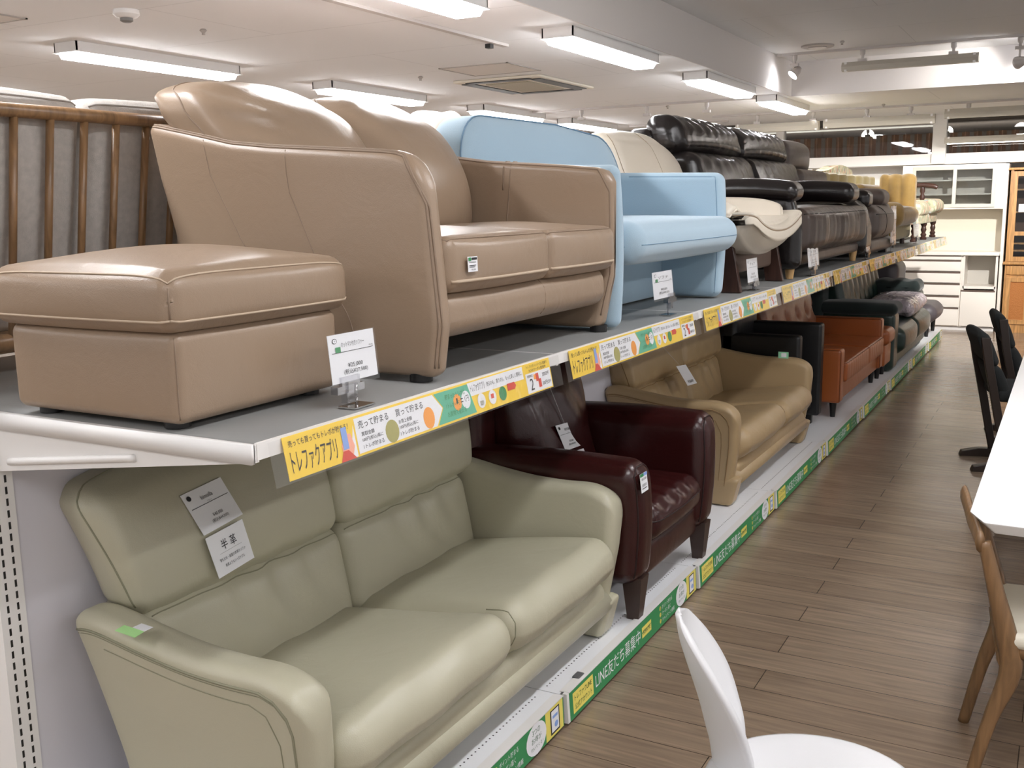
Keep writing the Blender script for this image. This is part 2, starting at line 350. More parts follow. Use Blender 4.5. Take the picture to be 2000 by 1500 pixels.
def adapter(T, x, y, z, tag=False):
    V, F = join([latheVF([(.008, 0), (.022, -.004), (.022, -.035), (.012, -.05), (.012, -.075)], (x, y, z), 12), boxVF((x-.035, x+.035), (y-.02, y+.02), (z-.095, z-.07))])
    mesh('track_adapter', V, F, RAILW, T, sharp=40)
def track(x0, x1, y, z, label, ads):
    T = thing('lighting_track', label, 'lighting track', ((x0+x1)/2, y, z)); box('rail', (x0, x1), (y-.017, y+.017), (z-.02, z), RAILW, T)
    for x in ads: adapter(T, x, y, z-.02)
    return T
track(-1.13, 1.6, 9.15, C2, 'white lighting track on the raised ceiling holding the long lamp', [-.42, .28])
track(-2.4, 1.6, 11.35, CH, 'white lighting track across the low ceiling before the dark windows', [-1.9, -1.3, -.75, -.32, .22])
track(-3.75, -1.3, 9.6, CH, 'thin white lighting track left of the ceiling step', [-3.2, -2.5, -1.9])
T = thing('lighting_track', 'white lighting track behind the top of the black leather sofa', 'lighting track', (-3, 12, CH)); box('rail', (-3.7, -2.45), (12.08, 12.11), (CH-.02, CH), RAILW, T)
for x in (-3.35, -2.7): adapter(T, x, 12.1, CH-.02)
T = thing('lighting_track', 'white ceiling rail with black end stop running along the ceiling at upper left', 'lighting track', (-1.84, 4.4, CH)); box('rail', (-1.86, -1.82), (3.0, 5.58), (CH-.015, CH), RAILW, T); box('shadow_gap', (-1.872, -1.864), (3.0, 5.5), (CH-.004, CH), BLACK, T); box('end_stop', (-1.88, -1.845), (5.4, 5.44), (CH-.04, CH-.015), BLACK, T)
def bar_lamp(x0, x1, y, z, label, h=.07, lit=None, hang=None):
    if hang: k = hang/y; x0, x1, z, y = 1.237+(x0-1.237)*k, 1.237+(x1-1.237)*k, 1.52+(z-1.52)*k, hang
    T = thing('bar_lamp', label, 'bar lamp', ((x0+x1)/2, y, z), group='long bar lamps on the ceiling tracks')
    P = [(-.035, 0), (.035, 0), (.05, h*.5), (.03, h), (-.03, h), (-.05, h*.5)]
    V, F = prismVF([(y+a, z+b) for a, b in P], x0, x1, 0); mesh('casing', V, F, mat('lamp_casing', (186, 180, 168), .5), T, smooth=False)
    if lit: box('lit_tube', (x0+.03, x1-.03), (y-.025, y+.025), (z-.006, z), lit, T)
    for x in (x0+.03*(x1-x0), x1-.03*(x1-x0)): box('end_cap', (x-.01, x+.01), (y-.04, y+.04), (z-.003, z+h+.003), SHELFW, T)
bar_lamp(-.58, .47, 9.15, 2.585, 'long pale bar lamp hanging below the raised ceiling')
bar_lamp(-1.27, -.13, 11.75, 2.30, 'long pale bar lamp left of the white post', .09, None, 11.35)
bar_lamp(-2.25, -1.32, 11.75, 2.29, 'long pale bar lamp behind the black sofa headrest', .09, None, 11.35)
bar_lamp(-.04, 1.2, 11.75, 2.34, 'long pale bar lamp right of the white post', .09, None, 11.35)
bar_lamp(-.13, 1.3, 12.7, 2.13, 'bar lamp with lit tube low before the right dark window', .07, emis('lit_tube', (255, 248, 240), 9))
L_ = bpy.data.lights.new('room_beyond_fill', 'AREA'); L_.energy = 60; L_.shape = 'RECTANGLE'; L_.size = 8; L_.size_y = .3  # invisible fill light added to brighten the slats and ceiling behind the glass
o = bpy.data.objects.new('room_beyond_fill', L_); COL.objects.link(o); o.location = (-.8, 13.5, 2.0); o.rotation_euler = (math.radians(130), 0, 0)
bar_lamp(-2.6, -.29, 13.6, 2.385, 'dim bar lamp beyond the left dark window', .035)
# spotlights on the raised ceiling track
def spot(x, y, z, aim, label, power):
    T = thing('spotlight', label, 'spotlight', (x, y, z)); d = Vector(aim)-Vector((x, y, z)); d.normalize()
    adapter(T, x, y, C2-.02); p = np.array((x, y, z)); dd = np.array(d)
    tube('lamp_head', [p-dd*.07, p-dd*.05, p, p+dd*.02], [.02, .03, .045, .05], RAILW, T, seg=16)
    V, F = tubeVF([p+dd*.021, p+dd*.024], .043, 16); mesh('lit_lens', V, F, emis('lit_spot', (250, 250, 255), SPOT), T)
    tube('stem', [(x, y, C2-.1), (x, y, z+.02)], .008, RAILW, T)
    l = bpy.data.lights.new('spot_beam', 'SPOT'); l.energy = power; l.spot_size = 1.5; l.spot_blend = .7; l.shadow_soft_size = .04; l.color = (1, .97, .93)
    o = bpy.data.objects.new('spot_beam', l); COL.objects.link(o); o.location = (d*.03); o.rotation_euler = d.to_track_quat('-Z', 'Y').to_euler(); o.parent = T
spot(-.98, 9.15, 2.6, (-1.3, 8.9, 2.2), 'lit white spotlight beside the corner of the ceiling step', 22)
spot(.76, 9.15, 2.56, (.1, 9.75, 2.45), 'lit white spotlight on the track at the right picture edge', 35)
spot(1.3, 9.15, 2.56, (.1, 12.9, .9), 'lit white spotlight just right of the view', 520)
def wash(x, y, aim, power):
    l = bpy.data.lights.new('wall_wash', 'SPOT'); l.energy = power; l.spot_size = 1.7; l.spot_blend = .8; l.shadow_soft_size = .08; l.color = (1, .95, .88)
    o = bpy.data.objects.new('wall_wash', l); COL.objects.link(o); o.location = (x, y, CH-.1); o.rotation_euler = (Vector(aim)-o.location).to_track_quat('-Z', 'Y').to_euler()
for x in (-1.3, -.32, .55): wash(x, 11.35, (x*.8, 12.95, .9), 42)
# vent, hatches, detectors
T = thing('air_conditioner', 'white ceiling cassette air conditioner with beige grille', 'air conditioner', (-2.68, 7.4, CH))
box('panel', (-3.05, -2.3), (6.92, 7.9), (CH-.022, CH-.001), mat('ac_panel', (222, 214, 198), .5), T, r=.008); box('grille', (-2.86, -2.49), (7.1, 7.72), (CH-.03, CH-.019), mat('ac_grille', (186, 178, 158), .7, bump=(120, 1, .01)), T)
for a in ((-3.02, -2.92), (-2.43, -2.33)): box('air_slot', a, (7.0, 7.82), (CH-.028, CH-.0195), BLACK, T)
for a in ((6.94, 7.02), (7.80, 7.88)): box('air_slot', (-2.95, -2.4), a, (CH-.028, CH-.0195), BLACK, T)
GL = mat('hatch_line', (176, 170, 164), .7)
def hatch(x0, x1, y0, y1, label):
    T = thing('ceiling_hatch', label, 'access hatch', ((x0+x1)/2, (y0+y1)/2, CH)); t = .012
    V, F = join([boxVF((x0, x1), (y0, y0+t), (CH-.006, CH)), boxVF((x0, x1), (y1-t, y1), (CH-.006, CH)), boxVF((x0, x0+t), (y0, y1), (CH-.006, CH)), boxVF((x1-t, x1), (y0, y1), (CH-.006, CH))])
    mesh('frame', V, F, GL, T, smooth=False); box('lid', (x0+t, x1-t), (y0+t, y1-t), (CH-.003, CH), CEIL, T)
hatch(-3.9, -3.4, 3.0, 3.5, 'square ceiling access hatch at the top left corner'); hatch(-2.75, -2.2, 6.25, 6.75, 'square ceiling access hatch beside the air conditioner')
T = thing('smoke_detector', 'round white smoke detector on the ceiling at upper left', 'smoke detector', (-2.84, 3.62, CH)); lathe('body', [(.06, 0), (.062, -.02), (.05, -.032), (.03, -.036)], (-2.84, 3.62, CH), SHELFW, T); lathe('sensor', [(.03, -.03), (.03, -.05), (.02, -.056)], (-2.84, 3.62, CH), mat('sensor_grey', (120, 118, 116), .5), T)
T = thing('round_vent', 'round grey ceiling vent near the ceiling step', 'ceiling vent', (-.72, 8.83, C2)); lathe('ring', [(.13, 0), (.13, -.012), (.1, -.02), (.08, -.012)], (-.72, 8.83, C2), GL, T); lathe('disc', [(.07, -.01), (.075, -.022), (.05, -.026)], (-.72, 8.83, C2), RAILW, T)
for x, y, z, l in ((-2.92, 4.2, CH, 'above the left light row'), (-3.1, 6.55, CH, 'beside the air conditioner'), (-2.4, 9.9, CH, 'below the thin left track'), (-.5, 8.7, C2, 'beside the round vent'), (-.55, 11.1, CH, 'before the dark windows')):
    o = lathe('sprinkler_head', [(.012, 0), (.02, -.008), (.008, -.02), (.01, -.03)], (x, y, z), GL, None, 12, label='tiny metal sprinkler head on the ceiling ' + l, cat='sprinkler', group='sprinkler heads')
# ---------------------------------------------------------------- the double-sided display shelving
Y0, NB, BAY, ZU, ZL = 1.312, 9, 1.2, 1.1137, .0994
YE = Y0+NB*BAY
T = thing('display_shelving', 'long white two-level display shelving with grey deck carrying the sofas', 'display shelving', (-.73, (Y0+YE)/2, 0))
PEG = mat('deck_white', (236, 237, 240), .45); BACKP = mat('back_panel', (214, 212, 220), .5)
V, F = boxVF((-.745, -.735), (Y0, YE), (ZL, 1.07)); mesh('back_panel', V, F, BACKP, T, smooth=False)
for k in range(NB+1):
    y = Y0+k*BAY; V, F = boxVF((-.79, -.728), (y-.03, y+.03), (0, 1.07)); o = mesh('upright', V, F, SHELFW, T, smooth=False)
    if k == 0:
        sl = []
        for yy in (y-.012, y+.012):
            for i in range(38): sl.append(boxVF((-.7285, -.7272), (yy-.0025, yy+.0025), (.07+i*.026, .086+i*.026)))
        V, F = join(sl); mesh('slot_row', V, F, BLACK, o, smooth=False)
for k in range(NB):
    y = Y0+k*BAY
    box('upper_deck', (-1.45, -.002), (y+.002, y+BAY-.002), (ZU-.028, ZU-.002), GREYDECK, T, r=.002)
    o = box('base_deck', (-1.45, -.003), (y+.002, y+BAY-.002), (ZL-.02, ZL-.0005), PEG, T)
    dots = [boxVF((-.06, -.056), (y+.03+i*.019, y+.034+i*.019), (ZL-.0006, ZL+.0002)) for i in range(60)]
    if k < 4: V, F = join(dots); mesh('hole_row', V, F, BLACK, o, smooth=False)
    box('kick_plate', (-.03, -.012), (y, y+BAY), (.005, ZL-.02), mat('kick', (60, 50, 44), .6), T)
    P = [(-.72, ZU-.002), (0, ZU-.002), (0, ZU-.034), (-.72, ZU-.13)]
    V, F = prismVF(P, y-.006, y+.006, 1); b = mesh('bracket', V, F, SHELFW, T, smooth=False)
    if k == 0:
        V, F = join([tubeVF(dense([(-.68, y-.006, ZU-.105), (-.30, y-.006, ZU-.056)]), .008, 8), boxVF((-.72, 0), (y-.014, y-.004), (ZU-.036, ZU-.001))]); mesh('ridge', V, F, SHELFW, b)
box('end_panel', (-1.46, -.80), (Y0-.02, Y0), (0, ZU-.03), SHELFW, T)
# clear rail along the upper edge and the strips in it
def rail_S(k, x0, z1, lean, h):
    y = Y0+k*BAY
    return quad((x0+lean, y+.02, z1-h), (x0+lean, y+BAY-.012, z1-h), (x0, y+BAY-.012, z1), (x0, y+.02, z1))
box('rail', (-.004, .002), (Y0, YE), (ZU-.03, ZU+.001), SHELFW, T)
S0 = rail_S(0, .004, ZU-.001, .016, .082)
def plate(name, S, m, T, th=.0008, u0=0, u1=1, v0=0, v1=1, **kw):
    V = [S(u, v, o) for o in (-th, 0) for u, v in ((u0, v0), (u1, v0), (u1, v1), (u0, v1))]
    return mesh(name, V, [(0, 3, 2, 1), (4, 5, 6, 7), (0, 1, 5, 4), (1, 2, 6, 5), (2, 3, 7, 6), (3, 0, 4, 7)], m, T, smooth=False, **kw)
def upper_strip():
    T = thing('sign_strip', '', 'sign strip', (0, Y0, ZU), group='yellow app sign strips on the upper rail')
    S1 = quad(S0(.035, .02), S0(.955, .02), S0(.955, .985), S0(.035, .985))
    plate('paper_strip', S1, YEL, T)
    A = .012   # print height above paper is tiny
    printed('white_panels', S1, [('p', [(.195, .06), (.46, .06), (.49, .5), (.46, .94), (.195, .94)]), ('r', .60, .56, .855, .96), ('r', .865, .04, .995, .68), ('p', [(.17, .02), (.19, .02), (.19, .8)])], PAPER, T, .0004)
    printed('teal_panel', S1, [('p', [(.465, .06), (.62, .06), (.60, .94), (.465, .94), (.493, .5)])], TEAL, T, .0005)
    printed('black_print', S1, [('t', '売っても買ってもトレポが貯まる！', .012, .74, .175, .9), ('t', 'トレファクアプリ', .012, .12, .135, .66),
        ('t', '売って貯まる', .205, .66, .30, .86), ('t', '買って貯まる', .325, .66, .42, .86), ('t', '買取金額', .21, .46, .25, .57), ('t', '100円(税込)毎に', .21, .3, .275, .42), ('t', '1トレポ貯まる', .21, .14, .275, .26),
        ('t', 'お買上金額', .33, .46, .375, .57), ('t', '100円(税込)毎に', .33, .3, .395, .42), ('t', '1トレポ貯まる', .33, .14, .395, .26),
        ('t', '1', .546, .48, .552, .64), ('t', '=', .563, .48, .573, .6), ('t', '1円', .58, .46, .597, .64),
        ('t', 'トレファクアプリ', .61, .66, .67, .9), ('t', '売るのも、買うのも、もっと楽しく便利に。', .68, .7, .85, .84), ('t', '2', .882, .12, .9, .5), ('t', '期間限定', .872, .54, .9, .63), ('t', '20%OFF', .95, .46, .985, .58), ('t', '300円OFF', .945, .16, .99, .3),
        ('t', 'トレファクメンバーズに登録で', .875, .84, .985, .94), ('t', '2つのクーポン配信中', .885, .71, .975, .81)], INK, T, .0009)
    printed('dark_green_print', S1, [('t', '貯まったトレポは', .505, .68, .585, .84), ('t', '1トレポ=1円！', .505, .43, .56, .58), ('t', 'お買物で使える', .505, .18, .58, .34), ('o', .745, .34, .017, .22)], GRN, T, .0009)
    printed('round_icons', S1, [('o', .585, .52, .018, .26), ('o', .648, .34, .017, .22), ('o', .697, .34, .017, .22)], PAPER, T, .0008)
    printed('orange_icons', S1, [('o', .55, .52, .016, .24), ('o', .435, .36, .02, .3), ('r', .905, .44, .93, .6)], ORA, T, .0008)
    printed('olive_icon', S1, [('o', .305, .34, .022, .3), ('r', .64, .2, .656, .34)], mat('print_olive', (170, 164, 96), .5), T, .0008)
    printed('red_print', S1, [('p', [(.77, .36), (.805, .36), (.812, .46), (.805, .58), (.77, .58)]), ('p', [(.14, .0), (.185, .0), (.165, .25), (.15, .25)]), ('r', .915, .36, .93, .62), ('r', .925, .14, .94, .42), ('r', .69, .3, .703, .44)], RED, T, .001)
    printed('hand_drawing', S1, [('p', [(.15, .12), (.175, .05), (.185, .3), (.178, .62), (.165, .66), (.148, .4)])], PINK, T, .0008)
    printed('phone_drawing', S1, [('p', [(.152, .28), (.168, .28), (.168, .82), (.152, .82)])], SKYB, T, .0012)
    S2 = lambda u, v, o=0: S0(u, v, o)
    plate('clear_cover', lambda u, v, o=0: S0(u, v-.02, o+.004), CLEAR, T, .0006)
    return T
us = upper_strip()
ordn = ['first from the near end, above the sage green sofa', 'second from the near end, above the maroon armchair', 'third from the near end, above the sand-coloured sofa', 'fourth from the near end, above the black armchair', 'fifth from the near end, above the tan leather sofa', 'sixth from the near end', 'seventh from the near end, above the dark green sofa', 'eighth from the near end', 'ninth and farthest, at the far end of the rail']
us['label'] = 'yellow upper-rail app strip, ' + ordn[0]
for k in range(1, NB):
    c = copy_tree(us, None, (0, BAY*k, 0)); c['label'] = 'yellow upper-rail app strip, ' + ordn[k]
# lower green strips, alternately tilted out a little
def lower_strip(k):
    T = thing('sign_strip', '', 'sign strip', (.016, Y0, 0), group='green account sign strips on the lower edge')
    y = Y0
    S1 = quad((.016+.012, y+.015, .012), (.016+.004, y+BAY-.012, .012), (.016, y+BAY-.012, ZL+.004), (.016+.006, y+.015, ZL+.002))
    plate('green_strip', S1, GRN, T, .002)
    for nm, it in (('account_panel', ('r', .02, .14, .145, .86)), ('scan_panel', ('r', .50, .3, .575, .72)), ('phone_panel', ('r', .90, .02, .995, .98)), ('bullet', ('o', .655, .76, .007, .09)), ('bullet', ('o', .655, .5, .007, .09)), ('bullet', ('o', .655, .24, .007, .09))): printed(nm, S1, [it], PALEY, T, .0005)
    printed('white_print', S1, [('t', 'LINE友だち募集中', .16, .22, .485, .78), ('t', 'ポイント貯まる', .67, .67, .76, .85), ('t', 'クーポン届く', .67, .41, .745, .59), ('t', 'キャンペーン情報', .67, .15, .78, .33)], PAPER, T, .0008); printed('white_disc', S1, [('o', .85, .5, .052, .5)], PAPER, T, .0008)
    printed('dark_print', S1, [('t', 'トレファクLINE', .03, .55, .135, .76), ('t', '公式アカウント', .03, .24, .135, .45), ('t', 'SCAN ME!', .507, .42, .568, .6), ('t', '3つの', .83, .66, .87, .84), ('t', 'お得が', .825, .4, .875, .6), ('t', '付いてくる！', .82, .2, .882, .32), ('t', '1', .653, .7, .657, .82), ('t', '2', .652, .44, .658, .56), ('t', '3', .652, .18, .658, .3)], mat('print_dkgreen', (20, 90, 50), .5), T, .0011)
    printed('phone_outline', S1, [('r', .925, .1, .975, .9)], INK, T, .001); printed('phone_screen', S1, [('r', .93, .16, .97, .86)], PAPER, T, .0013); printed('phone_picture', S1, [('r', .936, .6, .964, .7), ('o', .955, .36, .01, .1)], SKYB, T, .0016)
    plate('end_cap', S1, SHELFW, T, .014, -.012, 0, .0, 1.02)
    plate('top_edge', quad(S1(0, 1, -.03), S1(1, 1, -.03), S1(1, 1, .002), S1(0, 1, .002)), SHELFW, T, .003)
    return T
ls = lower_strip(0); ordl = ['first from the near end, below the sage green sofa', 'second from the near end, below the maroon armchair', 'third from the near end, below the sand-coloured sofa', 'fourth from the near end, past the sand-coloured sofa', 'fifth from the near end, below the tan leather sofa', 'sixth from the near end', 'seventh from the near end, below the dark green sofa', 'eighth from the near end', 'ninth and farthest, at the far end of the base']
ls['label'] = 'green base-edge account strip, ' + ordl[0]
for k in range(1, NB):
    c = copy_tree(ls, None, (0, BAY*k, 0)); c['label'] = 'green base-edge account strip, ' + ordl[k]
o = box('cable_clip', (-.012, .012), (2.62, 2.66), (ZL, ZL+.008), mat('clip', (90, 90, 92), .5), None, r=.003); o['label'] = 'small grey clip on the base edge beside the second green strip'; o['category'] = 'clip'
# ================================================================ upholstery, upper deck
def foot(T, x, y, z0, z1, r, m, name='foot', r2=None):
    lathe(name, [(r2 or r, 0), (r, z1-z0)], (x, y, z0), m, T, 16)
CLIP = clear('clip_plastic', (228, 228, 232), .28, .12)
# ---- taupe two-seater
T = thing('sofa', 'taupe leather two-seat sofa standing beside its square ottoman on the upper deck', 'sofa', (-.48, 2.5, ZU))
zb = ZU+.012
def near_arm(q, u):
    x, y, z = q[:, 0].copy(), q[:, 1].copy(), q[:, 2].copy(); t = np.clip((z-zb)/(1.70-zb), 0, 1.05)
    top = arr(x, [-.92, -.88, -.78, -.70, -.63, -.5, -.38, -.16, -.12, -.09, -.07, -.055, -.04], [1.748, 1.742, 1.722, 1.705, 1.690, 1.676, 1.668, 1.652, 1.647, 1.637, 1.622, 1.602, 1.575])
    q[:, 2] = zb + t*(top-zb)
    back = arr(q[:, 2], [zb, 1.44, 1.60, 1.745], [-.80, -.865, -.905, -.925]); front = arr(q[:, 2], [zb, 1.25, 1.47, 1.6], [-.04, -.022, -.042, -.055])
    s = (x+.92)/.88; q[:, 0] = back + s*(front-back)
    q[:, 1] = y + np.where(u[:, 1] > 0, .06*np.clip((-x-.25)/.6, 0, 1)*t, 0) - .022*np.sin(np.clip(t, 0, 1)*math.pi)*(-1)*(1-s)*.8
    return q
o, M = cush('near_arm', (-.92, -.04), (1.95, 2.015), (zb, 1.70), TAUPE, T, r=.028, fn=near_arm, n=(40, 3, 20))
seam('arm_piping', M, [[(-.90, 1.956, 1.695), (-.10, 1.956, 1.695), (-.045, 1.956, 1.62), (-.045, 1.956, zb+.03)], [(-.90, 1.963, 1.70), (-.10, 1.963, 1.70), (-.04, 1.963, 1.62), (-.04, 1.966, zb+.03)]], TAUPE_S, T, .0034)
seam('panel_seam', M, [[(-.72, 1.949, 1.69), (-.715, 1.949, 1.6), (-.66, 1.949, 1.45), (-.58, 1.949, 1.3), (-.54, 1.949, 1.15)], [(-.45, 1.949, 1.69), (-.455, 1.949, 1.58), (-.41, 1.949, 1.42), (-.33, 1.949, 1.28), (-.28, 1.949, 1.15)]], TAUPE_S, T, .0016)
def far_arm(q, u):
    x, z = q[:, 0].copy(), q[:, 2].copy(); t = (z-zb)/(1.70-zb)
    top = arr(x, [-.9, -.65, -.5, -.24, -.08, -.05], [1.72, 1.690, 1.668, 1.648, 1.632, 1.605]); q[:, 2] = zb + t*(top-zb)
    q[:, 0] = np.where(x > -.3, x - .045*np.clip((1.3-q[:, 2])/.2, 0, 1)*np.clip((x+.3)/.25, 0, 1), x)
    q[:, 1] += .012*np.sin(np.clip(t, 0, 1)*math.pi)*np.where(u[:, 1] < 0, 1, -.2) + .004*np.sin(x*60)*np.exp(-((x+.42)/.07)**2)
    return q
o, M = cush('far_arm', (-.9, -.045), (2.985, 3.055), (zb, 1.70), TAUPE, T, r=.026, fn=far_arm, n=(24, 3, 12))
seam('arm_piping', M, [[(-.05, 2.99, zb+.05), (-.05, 2.99, 1.64), (-.09, 2.99, 1.695), (-.85, 2.99, 1.695)]], TAUPE_S, T, .003)
seam('arm_gather', M, [[(-.40, 3.03, 1.70), (-.40, 2.984, 1.69), (-.42, 2.984, 1.5), (-.42, 2.984, 1.38)], [(-.425, 3.03, 1.70), (-.425, 2.984, 1.68), (-.43, 2.984, 1.6)]], TAUPE_S, T, .0025)
cush('back_shell', (-.90, -.76), (1.99, 3.01), (zb+.03, 1.71), TAUPE, T, r=.04)
def front_rail(q, u): q[:, 2] -= .012*u[:, 1]*(-1)*.3; return q
o, M = cush('front_rail', (-.76, -.052), (2.0, 2.985), (1.205, 1.325), TAUPE, T, r=.045, puff=(.008, 0, 0)); seam('rail_seam', M, [[(-.3, 2.53, 1.326), (-.05, 2.53, 1.32), (-.05, 2.53, 1.21)]], TAUPE_S, T, .0016)
for i, (a, b) in enumerate(((2.008, 2.535), (2.528, 2.99))):
    def sc(q, u, i=i):
        q[:, 2] -= .03*np.clip(-q[:, 0]-.25, 0, 1)*np.where(u[:, 2] > 0, 1, 0); return q
    o, M = cush('seat_cushion', (-.72, -.028), (a, b), (1.318, 1.452), TAUPE, T, r=.03, puff=(.016, .004, .022), fn=sc, n=(14, 14, 6))
    seam('cushion_piping', M, [[(-.6, a+.004, 1.449), (-.034, a+.004, 1.449), (-.034, b-.004, 1.449), (-.6, b-.004, 1.449)]], TAUPE_S, T, .0022)
    seam('cushion_piping', M, [[(-.029, a+.01, 1.345), (-.029, b-.01, 1.345)]], TAUPE_L, T, .0045)
def backc(a, b, tip):
    def f(q, u):
        s = np.clip((q[:, 2]-1.40)/.46, 0, 1)
        q[:, 0] += -.20*s + .05*np.sin(np.clip((s-.1)*1.1, 0, 1)*math.pi)
        edge = np.exp(-((u[:, 1]+1)/.5)**2)*tip; q[:, 0] -= .04*edge*s; q[:, 2] -= .0*edge
        q[:, 1] -= .035*tip*np.clip(-u[:, 1], 0, 1)**3*s**2*2
        q[:, 2] -= .022*np.clip(u[:, 1], 0, 1)**2*s*2
        q[:, 0] += (.010*tip+.003)*np.sin(q[:, 2]*75+q[:, 1]*25)*s*np.exp(-((u[:, 1]+.75)/.28)**2)
        return q
    o, M = cush('back_cushion', (-.76, -.50), (a, b), (1.40, 1.845), TAUPE, T, r=.085, puff=(.05, .01, .02), fn=f, n=(8, 18, 18), k=5)
    seam('cushion_seam', M, [[(-.60, a, 1.42), (-.62, a-.0, 1.83), (-.66, a+.06, 1.846), (-.66, b-.06, 1.846), (-.60, b, 1.8), (-.60, b, 1.42)]], TAUPE_S, T, .0028)
backc(2.005, 2.50, 1); backc(2.495, 2.985, 0)
for x, y in ((-.10, 3.02), (-.82, 3.02), (-.10, 1.985), (-.74, 1.985)): foot(T, x, y, ZU, ZU+.02, .028, BLACK)
S = quad((-.0120, 2.066, 1.366), (-.0110, 2.108, 1.366), (-.0110, 2.106, 1.402), (-.0120, 2.063, 1.402)); 
def tagprint(S, T, label, cat='tag', green=True):
    plate('card', S, PAPER, T, .001)
    if green: printed('green_mark', S, [('r', .05, .72, .3, .95)], GRN, T, .0012)
    printed('ink', S, [('r', .35, .78, .92, .93)]+[('r', .1+.05*i, .58, .12+.05*i, .68) for i in range(14)]+[('r', .1, .4, .8, .44), ('r', .1, .3, .7, .34), ('t', '¥25,000', .3, .08, .75, .2)], INK, T, .0012)
t = thing('price_sticker', 'small white price sticker with green mark on the taupe sofa seat front', 'sticker', (-.012, 2.086, 1.384)); tagprint(S, t, '')
# ---- ottoman
T = thing('ottoman', 'taupe leather square ottoman at the near end of the upper deck', 'ottoman', (-.42, 1.545, ZU))
o, M = cush('base', (-.655, -.185), (1.315, 1.79), (ZU+.012, 1.302), TAUPE, T, r=.022, puff=(.006, .006, 0)); seam('corner_seam', M, [[(-.186, 1.316, 1.13), (-.186, 1.316, 1.295)]], TAUPE_S, T, .0018)
def oc(q, u): q[:, 2] += .010*(1-u[:, 0]**2)*(1-u[:, 1]**2); q[:, 2] -= .012*(u[:, 0]**6*u[:, 1]**6)*np.where(u[:, 2] > 0, 1, 0); return q
o, M = cush('top_cushion', (-.675, -.163), (1.288, 1.812), (1.300, 1.418), TAUPE, T, r=.032, puff=(.012, .012, .022), fn=oc, n=(14, 14, 6))
ring = lambda e, z: [(-.163-e, 1.288+e, z), (-.163-e, 1.812-e, z), (-.675+e, 1.812-e, z), (-.675+e, 1.288+e, z), (-.163-e, 1.288+e, z)]
seam('top_piping', M, [ring(.003, 1.409)], TAUPE_L, T, .002); seam('bottom_piping', M, [ring(.002, 1.322)], TAUPE_L, T, .0028)
seam('corner_seam', M, [[(-.163, 1.288, 1.400), (-.163, 1.288, 1.325)]], TAUPE_S, T, .0022)
for x, y in ((-.60, 1.36), (-.24, 1.36), (-.24, 1.74), (-.60, 1.74)): foot(T, x, y, ZU, ZU+.02, .025, BLACK)
# ---- spindle-back sofa on the far side
T = thing('spindle_sofa', 'oak spindle-back sofa seen from behind with pale grey cushions', 'sofa', (-1.35, 1.9, ZU))
tube('top_rail', [(-1.005, 1.2, 1.760), (-1.0, 2.6, 1.762)], .0175, OAK, T, 12, sx=.9)
for y in np.arange(1.33, 2.5, .1): tube('spindle', [(-1.095, y-.0, 1.20), (-1.005, y+.0, 1.755)], [.010, .0125, .0105], OAK, T, 10)
tube('lower_rail', [(-1.10, 1.2, 1.20), (-1.10, 2.6, 1.20)], .022, OAK, T, 10)
for a, b in ((1.18, 1.86), (1.86, 2.55)):
    def f(q, u): q[:, 0] += -.10*(1.78-q[:, 2])/.5 ; return q
    o, M = cush('back_cushion', (-1.19, -1.03), (a, b), (1.31, 1.812), GREYF, T, r=.05, puff=(.02, 0, .012), fn=f)
    seam('cushion_piping', M, [[(-1.05, a+.02, 1.79), (-1.05, b-.02, 1.79)]], mat('grey_piping', (150, 145, 140), .9), T, .003)
box('seat_cushion', (-1.75, -1.13), (1.2, 2.55), (1.22, 1.36), GREYF, T, r=.04); box('seat_frame', (-1.75, -1.10), (1.2, 2.58), (1.17, 1.22), OAK, T, r=.01)
for x in (-1.72, -1.12):
    for y in (1.23, 2.55): tube('leg', [(x, y, ZU), (x, y, 1.19)], .02, OAK, T, 10)
box('clear_divider', (-.76, -.755), (1.2, 1.42), (ZU-.03, 1.29), CLEAR, None, label='clear acrylic divider behind the taupe ottoman at the left edge', cat='divider')
# ---- light blue loveseat
T = thing('loveseat', 'light blue fabric loveseat with rounded back and rolled seat', 'sofa', (-.4, 3.7, ZU))
def ar(q, u):
    x, z = q[:, 0].copy(), q[:, 2].copy(); t = (z-ZU)/.54
    top = arr(x, [-.7, -.5, -.1], [1.655, 1.652, 1.642]); q[:, 2] = ZU + t*(top-ZU); q[:, 0] += .012*np.sin(t*math.pi)*np.where(u[:, 0] > 0, 1, 0)
    q[:, 1] += .012*t*np.sign(q[:, 1]-3.7); return q
for a, b, xf in ((3.062, 3.122, -.055), (4.235, 4.325, -.085)):
    o, M = cush('arm', (-.66, xf), (a, b), (ZU+.004, 1.655), BLUE, T, r=.038, fn=ar, n=(12, 4, 12)); seam('arm_seam', M, [[(-.5, (a if a > 4 else b), 1.64), (-.11, (a if a > 4 else b), 1.64), (-.10, (a if a > 4 else b), 1.13)]], BLUE_S, T, .0014)
o, M = cush('seat', (-.64, .0), (3.115, 4.262), (1.318, 1.462), BLUE, T, r=.068, puff=(.012, .0, .012), n=(12, 18, 6), k=5); seam('seat_seam', M, [[(.0, 3.15, 1.385), (.0, 4.23, 1.385)], [(-.05, 3.115, 1.38), (-.5, 3.115, 1.38)]], BLUE_S, T, .0014)
box('front_panel', (-.62, -.34), (3.1, 4.25), (ZU+.006, 1.33), BLUE, T, r=.01); box('panel_band', (-.341, -.336), (3.42, 3.44), (ZU+.01, 1.32), BLUE_S, T)
def bk(q, u):
    s = np.clip((q[:, 2]-1.35)/.47, 0, 1); q[:, 0] -= .05*s
    return q
